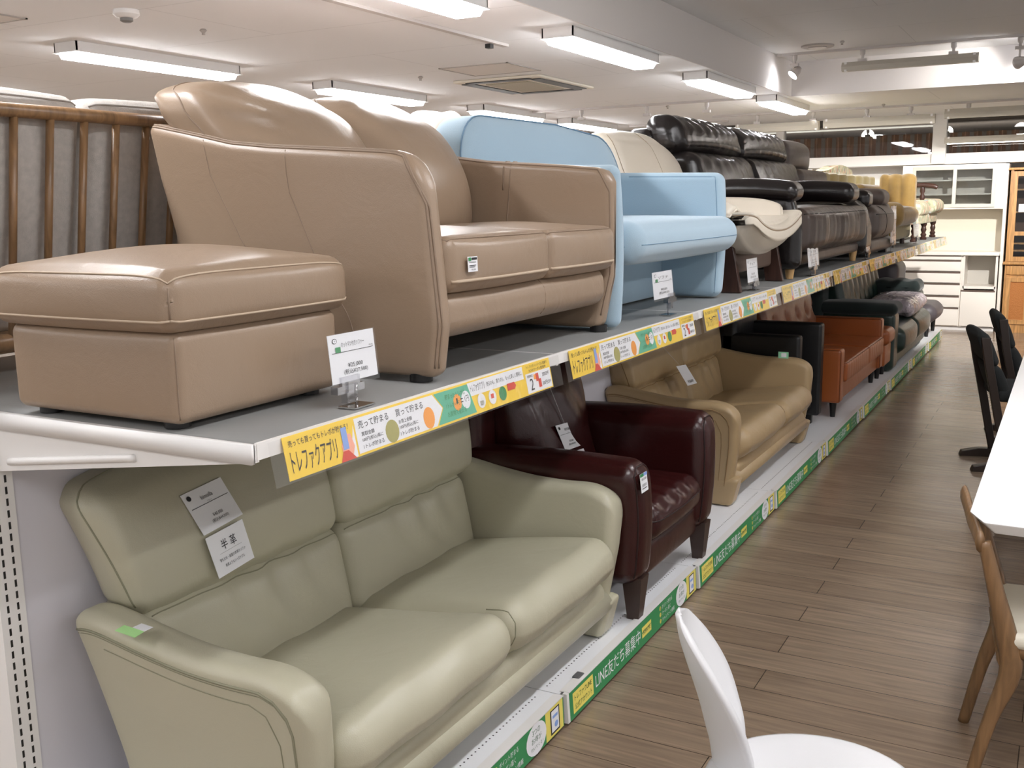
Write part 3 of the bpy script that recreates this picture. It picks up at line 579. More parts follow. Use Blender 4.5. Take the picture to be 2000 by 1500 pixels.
def blueback():
    P = []; y0, y1, z0, z1, R, R2 = 3.03, 4.44, 1.30, 1.835, .17, .26
    pts = [(y0, z0)] + [(y0+R-R*math.cos(a), z1-R+R*math.sin(a)-.0) for a in np.linspace(0, math.pi/2, 9)] + [(3.8, z1+.004)] + [(y1-R2+R2*math.sin(a), z1-.02-R2+R2*math.cos(a)) for a in np.linspace(0, math.pi/2, 11)] + [(y1, z0)]
    V = []; F = []; c = (3.70, 1.55); n = len(pts)
    lay = [(-.70, .80), (-.712, .93), (-.70, .985), (-.665, 1.0), (-.60, 1.0), (-.585, .985), (-.578, .95), (-.570, .8), (-.565, .4)]
    for x, s in lay: V += [(x-.05*(c[1]+(z-c[1])*s-1.35)/.47, c[0]+(y-c[0])*(1-(1-s)*.35), c[1]+(z-c[1])*(1-(1-s)*.6)) for y, z in pts]
    m = len(lay); V.append((-.70-.04, *c)); V.append((-.563-.02, *c))
    for i in range(m-1):
        for j in range(n): F.append((i*n+j, i*n+(j+1) % n, (i+1)*n+(j+1) % n, (i+1)*n+j))
    for j in range(n): F.append((m*n, j, (j+1) % n)[::-1]); F.append((m*n+1, (m-1)*n+(j+1) % n, (m-1)*n+j)[::-1])
    o = mesh('backrest', V, F, BLUE, T); tube('back_piping', [(-.582-.05*(z-1.35)/.47, 3.70+(y-3.70)*.997, 1.55+(z-1.55)*.995) for y, z in pts[1:-1]], .003, BLUE_S, T, 6)
blueback()
# ---- pale pink recliner beyond the blue loveseat
T = thing('recliner', 'pale pink leather recliner with pillowy headrest behind the blue loveseat', 'recliner', (-1.15, 4.0, ZU))
PK = mat('pink_leather', (216, 196, 184), .38, kind='leather')
def pk(q, u): q[:, 2] += .012*np.sin(q[:, 1]*16)*np.where(u[:, 2] > 0, 1, 0)+.008*np.sin(q[:, 1]*47+q[:, 0]*20); return q
cush('headrest', (-1.25, -.98), (3.52, 4.12), (1.70, 1.885), PK, T, r=.08, puff=(.02, .01, .01), fn=pk, n=(8, 16, 8)); cush('headrest', (-1.25, -.98), (4.12, 4.75), (1.70, 1.875), PK, T, r=.08, puff=(.02, .01, .01), fn=pk, n=(8, 16, 8))
cush('backrest', (-1.22, -.96), (3.50, 4.76), (1.22, 1.72), PK, T, r=.06, puff=(.02, 0, .0)); box('base', (-1.75, -1.0), (3.5, 4.76), (ZU+.004, 1.40), PK, T, r=.04)
for y in (3.42, 4.7): box('arm', (-1.72, -1.02), (y, y+.14), (ZU+.02, 1.58), PK, T, r=.05)
# ---- cream leather lounge chair with wing arms
T = thing('lounge_chair', 'cream leather lounge chair with flared wing arms on dark wooden legs', 'armchair', (-.35, 4.88, ZU))
def bowl(q, u):
    y = u[:, 1]; x = u[:, 0]; lift = .125*np.abs(y)**2.2
    q[:, 2] += np.where(u[:, 2] < 0, lift, lift*.62*np.clip(.85+.15*x, 0, 1)) + .02*np.clip(-x, 0, 1)**2
    q[:, 0] += -.035*np.clip(1-np.abs(y), 0, 1)**1.5*np.clip(x, 0, 1)*0 - .06*np.clip(-u[:, 2], 0, 1)*np.clip(x, 0, 1)
    return q
o, M = cush('seat_shell', (-.62, .035), (4.37, 5.25), (1.275, 1.412), CREAM, T, r=.045, puff=(.0, 0, .0), fn=bowl, n=(12, 24, 6), k=4)
seam('seat_piping', M, [[(-.35, 4.37, 1.40), (.035, 4.37, 1.40), (.035, 5.25, 1.40), (-.35, 5.25, 1.40)]], CREAM, T, .008); seam('seat_seam', M, [[(-.3, 4.37, 1.388), (.035, 4.37, 1.388), (.035, 5.25, 1.388), (-.3, 5.25, 1.388)]], CREAM_S, T, .0035)
def seatc(q, u):
    q[:, 2] += .03*np.abs(u[:, 1])**2.2*np.clip(.4+.6*u[:, 0], 0, 1) + .0025*np.sin(q[:, 1]*95)*np.clip(u[:, 0]-.3, 0, 1); return q
o, M = cush('seat_cushion', (-.6, -.005), (4.50, 5.12), (1.395, 1.428), CREAM, T, r=.016, puff=(.0, 0, .012), fn=seatc, n=(12, 30, 3))
def wing(s):
    def f(u, v):
        # u along depth, v around the rolled wing from inner seat edge up and over
        x = -.62+.57*u; a = v
        z = 1.410+.015*(1-u)+ .115*math.sin(min(a, .72)/.72*math.pi/2) - .05*max(0, a-.72)/.28
        out = .10*a**1.5 + .035*max(0, a-.6)/.4 ; k = 1-.32*u**5
        z = 1.42+(z-1.42)*(1-.35*u**8) - .02*max(0, 1-a*4); x -= .03*(a)**2*u
        return (x, 4.80+s*(.345+out*k*1.0+.02*math.sin(u*3)), z)
    return f
for s in (-1, 1):
    o = grid('wing_arm', wing(s), 20, 14, CREAM, T); m_ = o.modifiers.new('s', 'SOLIDIFY'); m_.thickness = .028; m_.offset = 0; b = o.modifiers.new('b', 'SUBSURF'); b.levels = b.render_levels = 1
    tube('wing_piping', [wing(s)(u, 1) for u in np.linspace(0, 1, 14)]+[wing(s)(1, v) for v in np.linspace(1, 0, 10)], .006, CREAM, T, 8)
def dome(q, u):
    s = np.clip((q[:, 2]-1.35)/.5, 0, 1); q[:, 0] -= .10*s**1.5 + .06*np.clip(s-.6, 0, 1)
    q[:, 2] -= .13*np.clip(u[:, 1]-.1, 0, 1)**2.2*np.where(s > .5, 1, s*2); q[:, 2] -= .03*np.clip(-u[:, 1]-.4, 0, 1)
    return q
o, M = cush('backrest', (-.74, -.56), (4.46, 5.42), (1.36, 1.865), CREAM, T, r=.085, puff=(.03, .02, .01), fn=dome, n=(8, 18, 14), k=5)
seam('back_seam', M, [[(-.56, 4.90, 1.38), (-.56, 4.90, 1.80), (-.62, 4.9, 1.866)], [(-.57, 4.50, 1.45), (-.57, 4.50, 1.8), (-.6, 4.53, 1.86)]], CREAM_S, T, .0014)
for y, nm in ((4.545, 'near'), (5.30, 'far')):
    s = 1 if y < 5 else -1
    P = [(-.16, ZU), (-.07, ZU), (-.115, 1.345), (-.20, 1.345)]; prism('leg', P, y-.016, y+.016, 1, DARKW, T, .004)
    prism('leg', [(-.60, ZU), (-.5, ZU), (-.42, 1.345), (-.52, 1.345)], y-.016, y+.016, 1, DARKW, T, .004)
box('seat_base', (-.52, -.13), (4.56, 5.29), (1.19, 1.285), mat('brown_sling', (112, 92, 80), .6), T, r=.02)
# ---- black and dark brown leather recliners
def high_recliner(name, label, y0, y1, heads, m_back, m_arm, m_seat, arms, xarm=-.03, base=True, nh=None):
    T = thing(name, label, 'sofa', (-.4, (y0+y1)/2, ZU))
    def hd(q, u):
        s = (q[:, 2]-1.76)/.22; q[:, 0] += -.05*s; q[:, 0] += .010*np.sin(q[:, 1]*62+2*np.sin(q[:, 2]*20))*np.exp(-((u[:, 2]+.9)/.6)**2); q[:, 2] += .006*np.sin(q[:, 1]*45)*np.where(u[:, 2] > 0, 1, 0); return q
    def lb(q, u):
        q[:, 0] += -.10*np.clip((q[:, 2]-1.45)/.35, 0, 1) + .007*np.sin(q[:, 1]*40+np.sin(q[:, 2]*30))*np.clip(u[:, 2], 0, 1); return q
    n = len(heads)-1
    for a, b in zip(heads[:-1], heads[1:]):
        cush('headrest', (-.86, -.66), (a, b), (1.785, 1.995), m_back, T, r=.075, puff=(.035, .01, .008), fn=hd, n=(8, 26, 10), k=4)
        cush('back_cushion', (-.74, -.52), (a+.02, b-.0), (1.42, 1.80), m_back, T, r=.06, puff=(.04, 0, 0), fn=lb, n=(6, 22, 12))
    V, F, _ = rb((-.92, -.76), (heads[0]-.02, heads[-1]+.02), (1.40, 1.93), .05, fn=lambda q, u: np.column_stack([q[:, 0]-.08*np.clip((q[:, 2]-1.5)/.4, 0, 1), q[:, 1], q[:, 2]])); mesh('back_shell', V, F, m_back, T)
    return T
T = high_recliner('recliner_sofa', 'black leather reclining sofa with two tall headrests on tan wooden legs', 5.36, 7.5, [5.43, 6.60, 7.80], BLKL, BLKL, BRNL, None)
def armp(q, u):
    s = (q[:, 0]+.62)/.6; q[:, 2] += .02*np.sin(s*math.pi) - .035*np.clip(s-.85, 0, 1)*6*0; return q
cush('arm_pad', (-.66, -.03), (5.34, 5.56), (1.515, 1.615), BLKL, T, r=.05, puff=(0, 0, .008), fn=armp, n=(14, 6, 5))
cush('arm_pad', (-.66, -.03), (6.86, 7.14), (1.50, 1.625), BLKL, T, r=.055, puff=(0, .01, .008), fn=armp, n=(14, 6, 5))
def sidep(q, u): q[:, 0] -= .05*np.clip(u[:, 2], 0, 1)*np.clip(u[:, 0], 0, 1); return q
cush('arm_side', (-.68, -.015), (5.38, 5.50), (ZU+.05, 1.56), BLKL, T, r=.05, fn=sidep); cush('arm_side', (-.68, -.0), (7.2, 7.5), (ZU+.04, 1.52), BLKL, T, r=.07, fn=sidep)
cush('arm_side', (-.7, -.1), (7.0, 7.22), (ZU+.06, 1.50), BLKL, T, r=.05)
def sb(q, u): q[:, 0] += .005*np.sin(q[:, 1]*90)*np.clip(u[:, 0], 0, 1)+.01*np.sin(q[:, 1]*9)*np.clip(u[:, 0], 0, 1); q[:, 2] -= .04*np.clip(-q[:, 0]-.2, 0, 1)*np.where(u[:, 2] > 0, 1, 0); return q
o, M = cush('seat', (-.66, .0), (5.47, 7.22), (1.245, 1.485), BRNL, T, r=.06, puff=(.03, 0, .015), fn=sb, n=(10, 40, 8)); seam('seat_seam', M, [[(-.01, 5.5, 1.45), (-.01, 7.2, 1.45)]], BLACK, T, .002)
cush('base_rail', (-.66, -.045), (5.42, 7.3), (1.175, 1.25), BRN2, T, r=.03)
for y in (5.47, 7.22): lathe('leg', [(.019, 0), (.03, .08)], (-.08, y, ZU), LOAK, T, 16); lathe('leg', [(.019, 0), (.03, .08)], (-.6, y, ZU), LOAK, T, 16)
T = thing('recliner', 'dark brown leather recliner with rounded headrest beyond the black sofa', 'recliner', (-.4, 8.2, ZU))
cush('headrest', (-.86, -.70), (7.84, 8.62), (1.73, 1.975), BRN2, T, r=.07, puff=(.03, .01, .01), n=(6, 10, 8)); cush('backrest', (-.82, -.58), (7.84, 8.75), (1.40, 1.76), BRN2, T, r=.06, puff=(.03, 0, 0))
cush('arm_pad', (-.62, -.06), (8.25, 8.60), (1.47, 1.60), BRN2, T, r=.06, puff=(0, .0, .012)); cush('arm_pad', (-.62, -.05), (7.56, 7.78), (1.46, 1.59), BLKL, T, r=.05)
o, M = cush('seat', (-.6, -.0), (7.64, 8.42), (1.24, 1.475), BRN2, T, r=.07, puff=(.03, 0, .015)); seam('seat_seam', M, [[(-.0, 7.66, 1.42), (-.0, 8.4, 1.42)], [(-.05, 7.9, 1.476), (.0, 7.9, 1.44), (.0, 7.9, 1.26)]], BLACK, T, .003)
cush('base', (-.62, -.03), (7.6, 8.6), (1.135, 1.25), BRN2, T, r=.05); cush('arm_side', (-.64, -.05), (8.38, 8.58), (1.14, 1.5), BRN2, T, r=.05)
for y in (7.7, 8.5): box('leg', (-.12, -.06), (y-.03, y+.03), (ZU, 1.14), BLACK, T)
# ---- mustard and floral pieces at the far end
T = thing('tufted_sofa', 'olive gold velvet sofa with channel-tufted back beyond the brown recliner', 'sofa', (-1.1, 10.4, ZU))
def tf(q, u):
    q[:, 2] += .008*np.abs(np.sin((q[:, 1]-8.9)*math.pi/.42))*np.where(u[:, 2] > 0, 1, 0); q[:, 0] += .02*np.abs(np.sin((q[:, 1]-8.9)*math.pi/.42)); return q
cush('backrest', (-.93, -.77), (8.9, 12.05), (1.25, 1.765), OLIVE, T, r=.03, fn=tf, n=(4, 90, 6)); box('seat', (-1.43, -.9), (8.95, 12.0), (1.2, 1.42), OLIVE, T, r=.05)
for y in (8.95, 11.95):
    for x in (-1.38, -.85): foot(T, x, y, ZU, 1.2, .025, DARKW, 'leg')
FLOR = mat('floral_fabric', (206, 186, 158), .9)
def floral(m):
    N = m.node_tree.nodes; L = m.node_tree.links; v = N.new('ShaderNodeTexVoronoi'); v.inputs['Scale'].default_value = 26; tc = N.new('ShaderNodeTexCoord'); L.new(tc.outputs['Object'], v.inputs['Vector'])
    c = N.new('ShaderNodeValToRGB'); L.new(v.outputs['Color'], c.inputs[0]); E = c.color_ramp.elements
    for p, k in ((.1, (184, 132, 116)), (.3, (206, 192, 164)), (.5, (146, 152, 122)), (.7, (210, 198, 172)), (.9, (130, 136, 130))):
        e = E.new(p); e.color = (*lin(k), 1)
    L.new(c.outputs[0], N['Principled BSDF'].inputs['Base Color'])
floral(FLOR)
T = thing('floral_sofa', 'floral camelback seat stacked on the olive velvet sofa', 'sofa', (-1.25, 11.2, 1.425))
cb = [(9.95, 1.425), (9.95, 1.78), (10.3, 1.80), (10.7, 1.82), (11.2, 1.88), (11.5, 1.885), (11.8, 1.86), (12.0, 1.80), (12.03, 1.425)]
V, F = prismVF([(p[0], p[1]) for p in smoothpath([(a, b, 0) for a, b in cb], 6)[:, :2]], -1.12, -.99, 0); mesh('backrest', V, F, FLOR, T, sharp=60); box('seat', (-1.42, -1.1), (9.95, 12.0), (1.425, 1.56), FLOR, T, r=.05)
cush('folded_blanket', (-1.2, -.99), (9.0, 9.85), (1.425, 1.80), mat('blue_grey_fabric', (150, 156, 186), .9), None, r=.045, label='blue grey cushion standing on the seat behind the olive velvet back', cat='cushion')
T = thing('armchair', 'mustard velvet armchair with button-tufted back at the far end', 'armchair', (-.35, 9.75, ZU), 0)
def mb(q, u): q[:, 0] += -.03*u[:, 2]; q[:, 2] += .01*np.abs(np.sin(q[:, 0]*20)); return q
def mback(u, v):
    y = 9.25+1.0*u; return (-.62-.0*v+.1*(abs(u-.5)*2)**2+.03*abs(math.sin(u*math.pi*4)), y, 1.38+.37*v)
cush('backrest', (-.42, -.10), (10.25, 10.42), (1.30, 1.745), MUST, T, r=.045, puff=(0, .02, 0), fn=lambda q, u: np.column_stack([q[:, 0], q[:, 1]-.02*np.abs(np.sin(q[:, 0]*28)), q[:, 2]+.012*np.abs(np.sin(q[:, 0]*28))*(u[:, 2] > 0)]), n=(20, 6, 8))
cush('backrest_side', (-.66, -.40), (9.4, 10.4), (1.25, 1.66), MUST, T, r=.06, puff=(.03, 0, 0)); cush('seat', (-.62, -.06), (9.2, 10.3), (1.30, 1.45), MUST, T, r=.06, puff=(.03, .02, .03))
cush('arm_roll', (-.5, -.04), (9.14, 9.34), (1.28, 1.50), MUST, T, r=.09); cush('skirt', (-.58, -.12), (9.3, 10.25), (1.17, 1.31), OLIVE, T, r=.03)
for y in (9.36, 10.18): foot(T, -.18, y, ZU, 1.18, .02, DARKW, 'leg'); foot(T, -.52, y, ZU, 1.18, .02, DARKW, 'leg')
T = thing('wooden_armchair', 'floral upholstered chair with carved dark wooden arm and turned legs', 'armchair', (-.35, 11.3, ZU), 0)
cush('seat_pad', (-.62, -.08), (10.5, 11.25), (1.34, 1.50), FLOR, T, r=.06, puff=(.02, 0, .01)); cush('seat_pad', (-.62, -.03), (11.28, 12.05), (1.37, 1.52), FLOR, T, r=.06, puff=(.02, 0, .01))
box('skirt', (-.6, -.09), (10.5, 12.0), (1.28, 1.37), FLOR, T, r=.01)
prof = [(.03, 0), (.034, .015), (.022, .03), (.03, .05), (.018, .07), (.028, .1), (.02, .13), (.03, .15), (.03, .19)]
for x, y in ((-.13, 10.56), (-.12, 11.2), (-.12, 11.95), (-.56, 10.56), (-.56, 11.95)): lathe('leg', prof, (x, y, ZU), DARKW, T, 14)
tube('arm', smoothpath([(-.6, 11.15, 1.55), (-.42, 11.15, 1.60), (-.2, 11.12, 1.655), (-.06, 11.1, 1.65), (.0, 11.1, 1.63)], 5), [.02, .024, .022, .026, .02], DARKW, T, 10); lathe('arm_post', [(.02, 0), (.028, .03), (.016, .06), (.026, .09), (.02, .13)], (-.14, 11.12, 1.51), DARKW, T, 12)
# ---- price card stands
def stand(y, x, yb, xb, w, h, zc, lines, label, mark=None):
    T = thing('price_card_stand', label, 'price card', (xb, yb, ZU), group='price cards on clear stands')
    box('foot_plate', (xb-.022, xb+.022), (yb-.035, yb+.035), (ZU, ZU+.003), CHROME, T); tube('stem', [(xb, yb, ZU+.003), (xb, yb, zc-h*.52)], .0035, CLIP, T, 8)
    V, F = join([boxVF((x-.012, x+.006), (yb-.045, yb+.045), (zc-h*.5-.022, zc-h*.5-.006)), boxVF((x-.003, x+.006), (yb-.03, yb+.03), (zc-h*.5-.006, zc-h*.5+.012)), boxVF((x-.012, x+.004), (yb-.012, yb+.012), (zc-h*.5-.045, zc-h*.5-.02))]); mesh('clip', V, F, CLIP, T, smooth=False)
    S = quad((x, y-w/2, zc-h/2), (x, y+w/2, zc-h/2), (x-.01, y+w/2, zc+h/2), (x-.01, y-w/2, zc+h/2)); plate('card', S, PAPER, T, .0012)
    plate('sleeve', lambda u, v, o=0: S(u*1.04-.02, v*1.1-.08, o+.0015), CLEAR, T, .0004)
    it = [('o', .13, .87, .05, .055), ('r', .05, .62, .95, .63), ('t', lines[0], .26, .72, .76, .83), ('t', '¥'+lines[1], .36, .28, .68, .38), ('t', '(税込¥'+lines[2]+')', .26, .14, .78, .26), ('t', '中古', .86, .65, .95, .69)]
    printed('ink', S, it, INK, T, .0012); printed('shop_mark', S, [('o', .13, .87, .038, .042)], PAPER, T, .0016); printed('shop_mark_ink', S, [('t', '学', .11, .85, .15, .89)], INK, T, .0018)
    if mark: printed('green_mark', S, [('r', .13, .63, .24, .74)], GRN, T, .0014)
stand(1.693, -.068, 1.668, -.05, .155, .10, 1.214, ('オットマン付きソファー', '25,000', '27,500'), 'white price card on clear stand in front of the taupe ottoman', 1)
stand(3.49, -.05, 3.56, -.06, .20, .095, 1.23, ('ソファ', '45,000', '49,500'), 'white price card on clear stand before the blue loveseat', 1)
stand(4.66, -.05, 4.70, -.06, .17, .105, 1.21, ('チェア', '30,000', '33,000'), 'white price card on clear stand before the cream lounge chair')
stand(5.68, .0, 5.70, -.02, .25, .10, 1.22, ('ソファ', '60,000', '66,000'), 'white price card on clear stand before the black reclining sofa')
stand(7.34, .0, 7.36, -.02, .12, .11, 1.228, ('チェア', '28,000', '30,800'), 'narrow white price card on clear stand before the brown recliner')
stand(8.50, -.01, 8.52, -.03, .26, .28, 1.33, ('ソファ', '38,000', '41,800'), 'tall price card on clear stand before the mustard armchair')
stand(10.15, -.05, 10.2, -.06, .36, .11, 1.24, ('椅子', '12,000', '13,200'), 'white price card on clear stand before the floral chair')
# ================================================================ upholstery, lower deck
_c = smoothpath([(a, b, 0) for a, b in ((-.70, .628), (-.66, .640), (-.60, .640), (-.46, .618), (-.34, .604), (-.22, .600), (-.12, .603), (-.07, .596), (-.035, .580), (-.012, .555), (0, .52))], 6); TOPC = (_c[:, 0], _c[:, 1])
def curved_sofa(T, y0, y1, dx, M1, MS, two=2.245):
    L0 = ZL+.003; ym = two
    def arm(sgn, far):
        def f(q, u):
            x, y, z = q[:, 0].copy(), q[:, 1].copy(), q[:, 2].copy(); t = (z-L0)/(.66-L0)
            top = arr(x, *TOPC); q[:, 2] = L0+t*(top-L0)
            back = arr(q[:, 2], [L0, .3, .5, .62], [-.56, -.60, -.655, -.69]); front = arr(q[:, 2], [L0, .22, .4, .55, .63], [-.06, -.045, -.018, -.01, -.03])
            s = (x+.70)/.70; q[:, 0] = back+s*(front-back)
            flare = .055*np.clip(t-.1, 0, 1)**1.4; q[:, 1] += sgn*flare*np.where(u[:, 1]*sgn > 0, 1, .55)
            return q
        a, b = (y0+.055, y0+.14) if sgn < 0 else (y1-.14, y1-.055)
        V, F, M = rb((-.70+dx*0, 0), (a, b), (L0, .66), .038, (0, .0, 0), lambda q, u: f(q, u)+np.array([dx, 0, 0]), (36, 5, 20), 4)
        mesh('arm', V, F, M1, T)
        e = a if sgn < 0 else b; i_ = b if sgn < 0 else a
        P = lambda off, zt: [(-.68, e+off, zt), (-.12, e+off, zt), (-.085, e+off, zt-.01), (-.055, e+off, zt-.035), (-.042, e+off, zt-.07), (-.04, e+off, L0+.02)]
        seam('arm_piping', M, [P(0, .622)], MS, T, .0034); seam('arm_stitch', M, [P(-sgn*.002, .613)], MS, T, .0014); seam('panel_seam', M, [[(-.60, e, .585), (-.16, e, .585), (-.115, e, .565), (-.085, e, .50), (-.08, e, L0+.02)]], MS, T, .0016)
    arm(-1, False); arm(1, True)
    D = np.array([dx, 0, 0])
    for a, b in ((y0+.125, ym), (ym, y1-.125)):
        def f(q, u):
            q[:, 2] -= .075*np.clip((-.05-q[:, 0])/.5, 0, 1)*np.where(u[:, 2] > 0, 1, .4); q[:, 0] -= .04*np.clip(-u[:, 2], 0, 1)*np.clip(u[:, 0], 0, 1)
            q[:, 2] += .003*np.sin(q[:, 1]*23+q[:, 0]*9); return q+D
        o, M = cush('seat', (-.58, .012), (a, b), (.285, .462), M1, T, r=.07, puff=(.012, .0, .010), fn=f, n=(16, 20, 6), k=5)
        # gathered end between the two seats
        if a == ym: seam('seat_gather', M, [[(-.10, a+.0, .462), (-.02, a, .46), (.010, a, .42), (.010, a, .32)]], MS, T, .0018)
    o, M = cush('seat_base', (-.56, -.03), (y0+.13, y1-.13), (.2, .30), M1, T, r=.03, fn=lambda q, u: q+D)
    tube('front_rail', [(dx-.055, y0+.12, .222), (dx-.055, y1-.12, .222)], .040, M1, T, 16)
    for y in (y0+.10, y1-.10):
        V, F, M = rb((-.15, -.045), (y-.05, y+.05), (L0, .24), .02, fn=lambda q, u: q+np.array([dx, 0, 0])+np.column_stack([(q[:, 2]-L0)*.25*u[:, 0], 0*q[:, 0], 0*q[:, 0]])); mesh('foot', V, F, M1, T)
    lo_, hi_ = y0+.04, y1+.0
    for a, b, A, B in ((lo_, ym, y0+.13, ym), (ym, hi_, ym, y1-.13)):
        out = -1 if a == lo_ else 1
        def up(q, u):
            s = (q[:, 2]-.60)/.33; q[:, 0] += -.08*s + .012*np.sin(s*math.pi); w = np.clip(u[:, 1]*out, 0, 1)
            q[:, 2] -= .03*w**4*np.clip(s, 0, 1); q[:, 1] -= out*.07*w**2*np.clip(1-s, 0, 1); q[:, 0] += .003*np.sin(q[:, 1]*40)*np.exp(-((s)/.3)**2); return q+D
        o, M = cush('back_cushion', (-.70, -.555), (a, b), (.60, .935), M1, T, r=.055, puff=(.018, .0, .012), fn=up, n=(6, 20, 12), k=4)
        e = a if out < 0 else b
        seam('cushion_seam', M, [[(-.575, e, .62), (-.60, e, .92), (-.60, e+.04*-out, .935), (-.60, (b if out < 0 else a), .935)]], MS, T, .0022)
        def lw(q, u):
            s = (q[:, 2]-.34)/.27; q[:, 0] += -.055*s + .009*np.sin(q[:, 1]*46+3*np.sin(q[:, 2]*14))*np.clip(s+.1, 0, 1)*np.exp(-((u[:, 1]-.1)/.5)**2); return q+D
        o, M = cush('lumbar_cushion', (-.70, -.510), (A, B), (.34, .615), M1, T, r=.045, puff=(.022, 0, 0), fn=lw, n=(6, 30, 14), k=4)
        seam('lumbar_seam', M, [[(-.512, A+.01, .606), (-.512, B-.01, .606)]], MS, T, .0018)
T = thing('sofa', 'sage green leather three-seat sofa with curved arms on the lower deck', 'sofa', (-.35, 2.25, ZL)); curved_sofa(T, 1.40, 3.06, 0, SAGE, SAGE_S, 2.245)
T = thing('sofa', 'sand-coloured leather two-seat sofa with curved arms beyond the maroon armchair', 'sofa', (-.4, 5.3, ZL)); curved_sofa(T, 4.50, 6.12, -.055, SAND, SAND_S, 5.38)
def hung_card(name, label, c, items, string=None, m=PAPER, green=False):
    T = thing(name, label, 'price card', tuple(np.mean(np.array(c), 0)), group='hanging price cards'); S = quad(*c); plate('card', S, m, T, .0015); printed('ink', S, items, INK, T, .001)
    if string: tube('string', string, .0012, mat('string', (200, 200, 200), .4), T, 6)
PR = lambda a, b, c: [('o', .12, .86, .05, .06), ('r', .05, .6, .95, .612), ('t', a, .36, .72, .64, .82), ('t', '¥'+b, .40, .26, .64, .35), ('t', '(税込¥'+c+')', .32, .13, .72, .23), ('t', 'ソファー', .45, .62, .56, .67)]
hung_card('price_card', 'white price card hanging on the sage sofa back, upper of two', [(-.553, 1.705, .747), (-.553, 1.838, .764), (-.592, 1.808, .863), (-.592, 1.675, .849)], PR('himolla', '40,000', '44,000'))
hung_card('material_card', 'white half-leather card on the sage sofa back, lower of two', [(-.530, 1.722, .636), (-.530, 1.845, .651), (-.547, 1.828, .755), (-.547, 1.702, .741)], [('t', '半 革', .30, .56, .70, .80), ('r', .2, .5, .8, .504), ('t', '背もたれ・座面が本革のソファ', .15, .32, .85, .4), ('t', '側革ようなシーズナブル', .25, .16, .78, .24)])
S = quad((-.46, 1.395, .655), (-.46, 1.435, .672), (-.515, 1.435, .674), (-.515, 1.395, .657))
# stickers on the near arm of the sage sofa
t = thing('arm_sticker', 'pale green and white sticker on the near arm of the sage sofa', 'sticker', (-.47, 1.41, .66)); plate('green_patch', quad((-.44, 1.385, .636), (-.44, 1.41, .640), (-.50, 1.41, .643), (-.50, 1.385, .640)), mat('pale_green', (172, 224, 150), .5), t, .001); plate('label', quad((-.44, 1.411, .640), (-.44, 1.435, .640), (-.475, 1.435, .642), (-.475, 1.411, .642)), PAPER, t, .001)
# ---- maroon armchair
T = thing('armchair', 'maroon leather armchair with rounded arms and dark tapered legs', 'armchair', (-.33, 3.46, ZL)); zb = .235
for (a, b, sg, topz) in ((3.05, 3.215, -1, .668), (3.735, 3.90, 1, .70)):
    def f(q, u, sg=sg, topz=topz):
        x, z = q[:, 0].copy(), q[:, 2].copy(); t = (z-zb)/(.66-zb); top = arr(x, [-.68, -.3, .0, .03], [topz-.01, topz-.004, topz, topz-.02]); q[:, 2] = zb+t*(top-zb)
        q[:, 1] += sg*.02*t**2; q[:, 0] += .018*np.sin(np.clip(t, 0, 1)*math.pi*.9)*np.clip(u[:, 0], 0, 1); return q
    o, M = cush('arm', (-.68, .02), (a, b), (zb, .66), MAROON, T, r=.06, puff=(.0, 0, .012), fn=f, n=(16, 7, 14), k=4)
    e = a+.02
    seam('arm_piping', M, [[(.018, a+.01, zb+.02), (.018, a+.01, .63), (.01, a+.05, .655), (.01, b-.05, .655), (.018, b-.01, .63), (.018, b-.01, zb+.02)]], MAROON_S, T, .0034)
def sc(q, u): q[:, 2] -= .04*np.clip(-q[:, 0]-.15, 0, 1); q[:, 2] += .004*np.sin(q[:, 1]*60)*np.clip(u[:, 0], 0, 1)*(u[:, 2] > .5); return q
o, M = cush('seat_cushion', (-.6, .022), (3.218, 3.748), (.335, .475), MAROON, T, r=.055, puff=(.018, 0, .02), fn=sc, n=(12, 26, 6), k=4); seam('seat_piping', M, [[(-.4, 3.222, .42), (.018, 3.222, .42), (.023, 3.24, .42), (.023, 3.73, .42)]], MAROON_S, T, .0028)
cush('front_panel', (-.62, .0), (3.20, 3.75), (.225, .35), MAROON, T, r=.02, puff=(.01, 0, 0))
def bc(q, u): s = (q[:, 2]-.42)/.5; q[:, 0] -= .12*s; q[:, 0] += .008*np.sin(q[:, 1]*24+q[:, 2]*16); return q
o, M = cush('back_cushion', (-.60, -.40), (3.20, 3.76), (.42, .95), MAROON, T, r=.08, puff=(.05, .0, .0), fn=bc, n=(8, 16, 16), k=4); cush('back_shell', (-.72, -.6), (3.06, 3.89), (zb, .92), MAROON, T, r=.05)
for x, y in ((-.015, 3.14), (-.015, 3.83), (-.62, 3.14), (-.62, 3.83)):
    V, F = prismVF([(-.036, 0), (.036, 0), (.036, 0), (-.036, 0)], 0, 1, 2)
    V = [(x+sx*r, y+sy*r, z) for z, r in ((ZL, .021), (zb+.02, .036)) for sx, sy in ((-1, -1), (1, -1), (1, 1), (-1, 1))]; mesh('leg', V, [(0, 3, 2, 1), (4, 5, 6, 7), (0, 1, 5, 4), (1, 2, 6, 5), (2, 3, 7, 6), (3, 0, 4, 7)], mat('dark_leg', (58, 42, 36), .4), T, smooth=False)
hung_card('price_card', 'white price card hanging on the maroon armchair back', [(-.40, 3.39, .600), (-.40, 3.53, .592), (-.42, 3.505, .693), (-.42, 3.345, .705)], PR('NITORI', '35,000', '38,500'), [(-.46, 3.36, .87), (-.42, 3.42, .70)])
hung_card('material_card', 'white leather card hanging below the maroon chair price card', [(-.372, 3.41, .52), (-.372, 3.55, .515), (-.395, 3.54, .578), (-.395, 3.395, .59)], [('t', '合成皮革', .25, .45, .75, .68), ('r', .2, .3, .8, .31)])
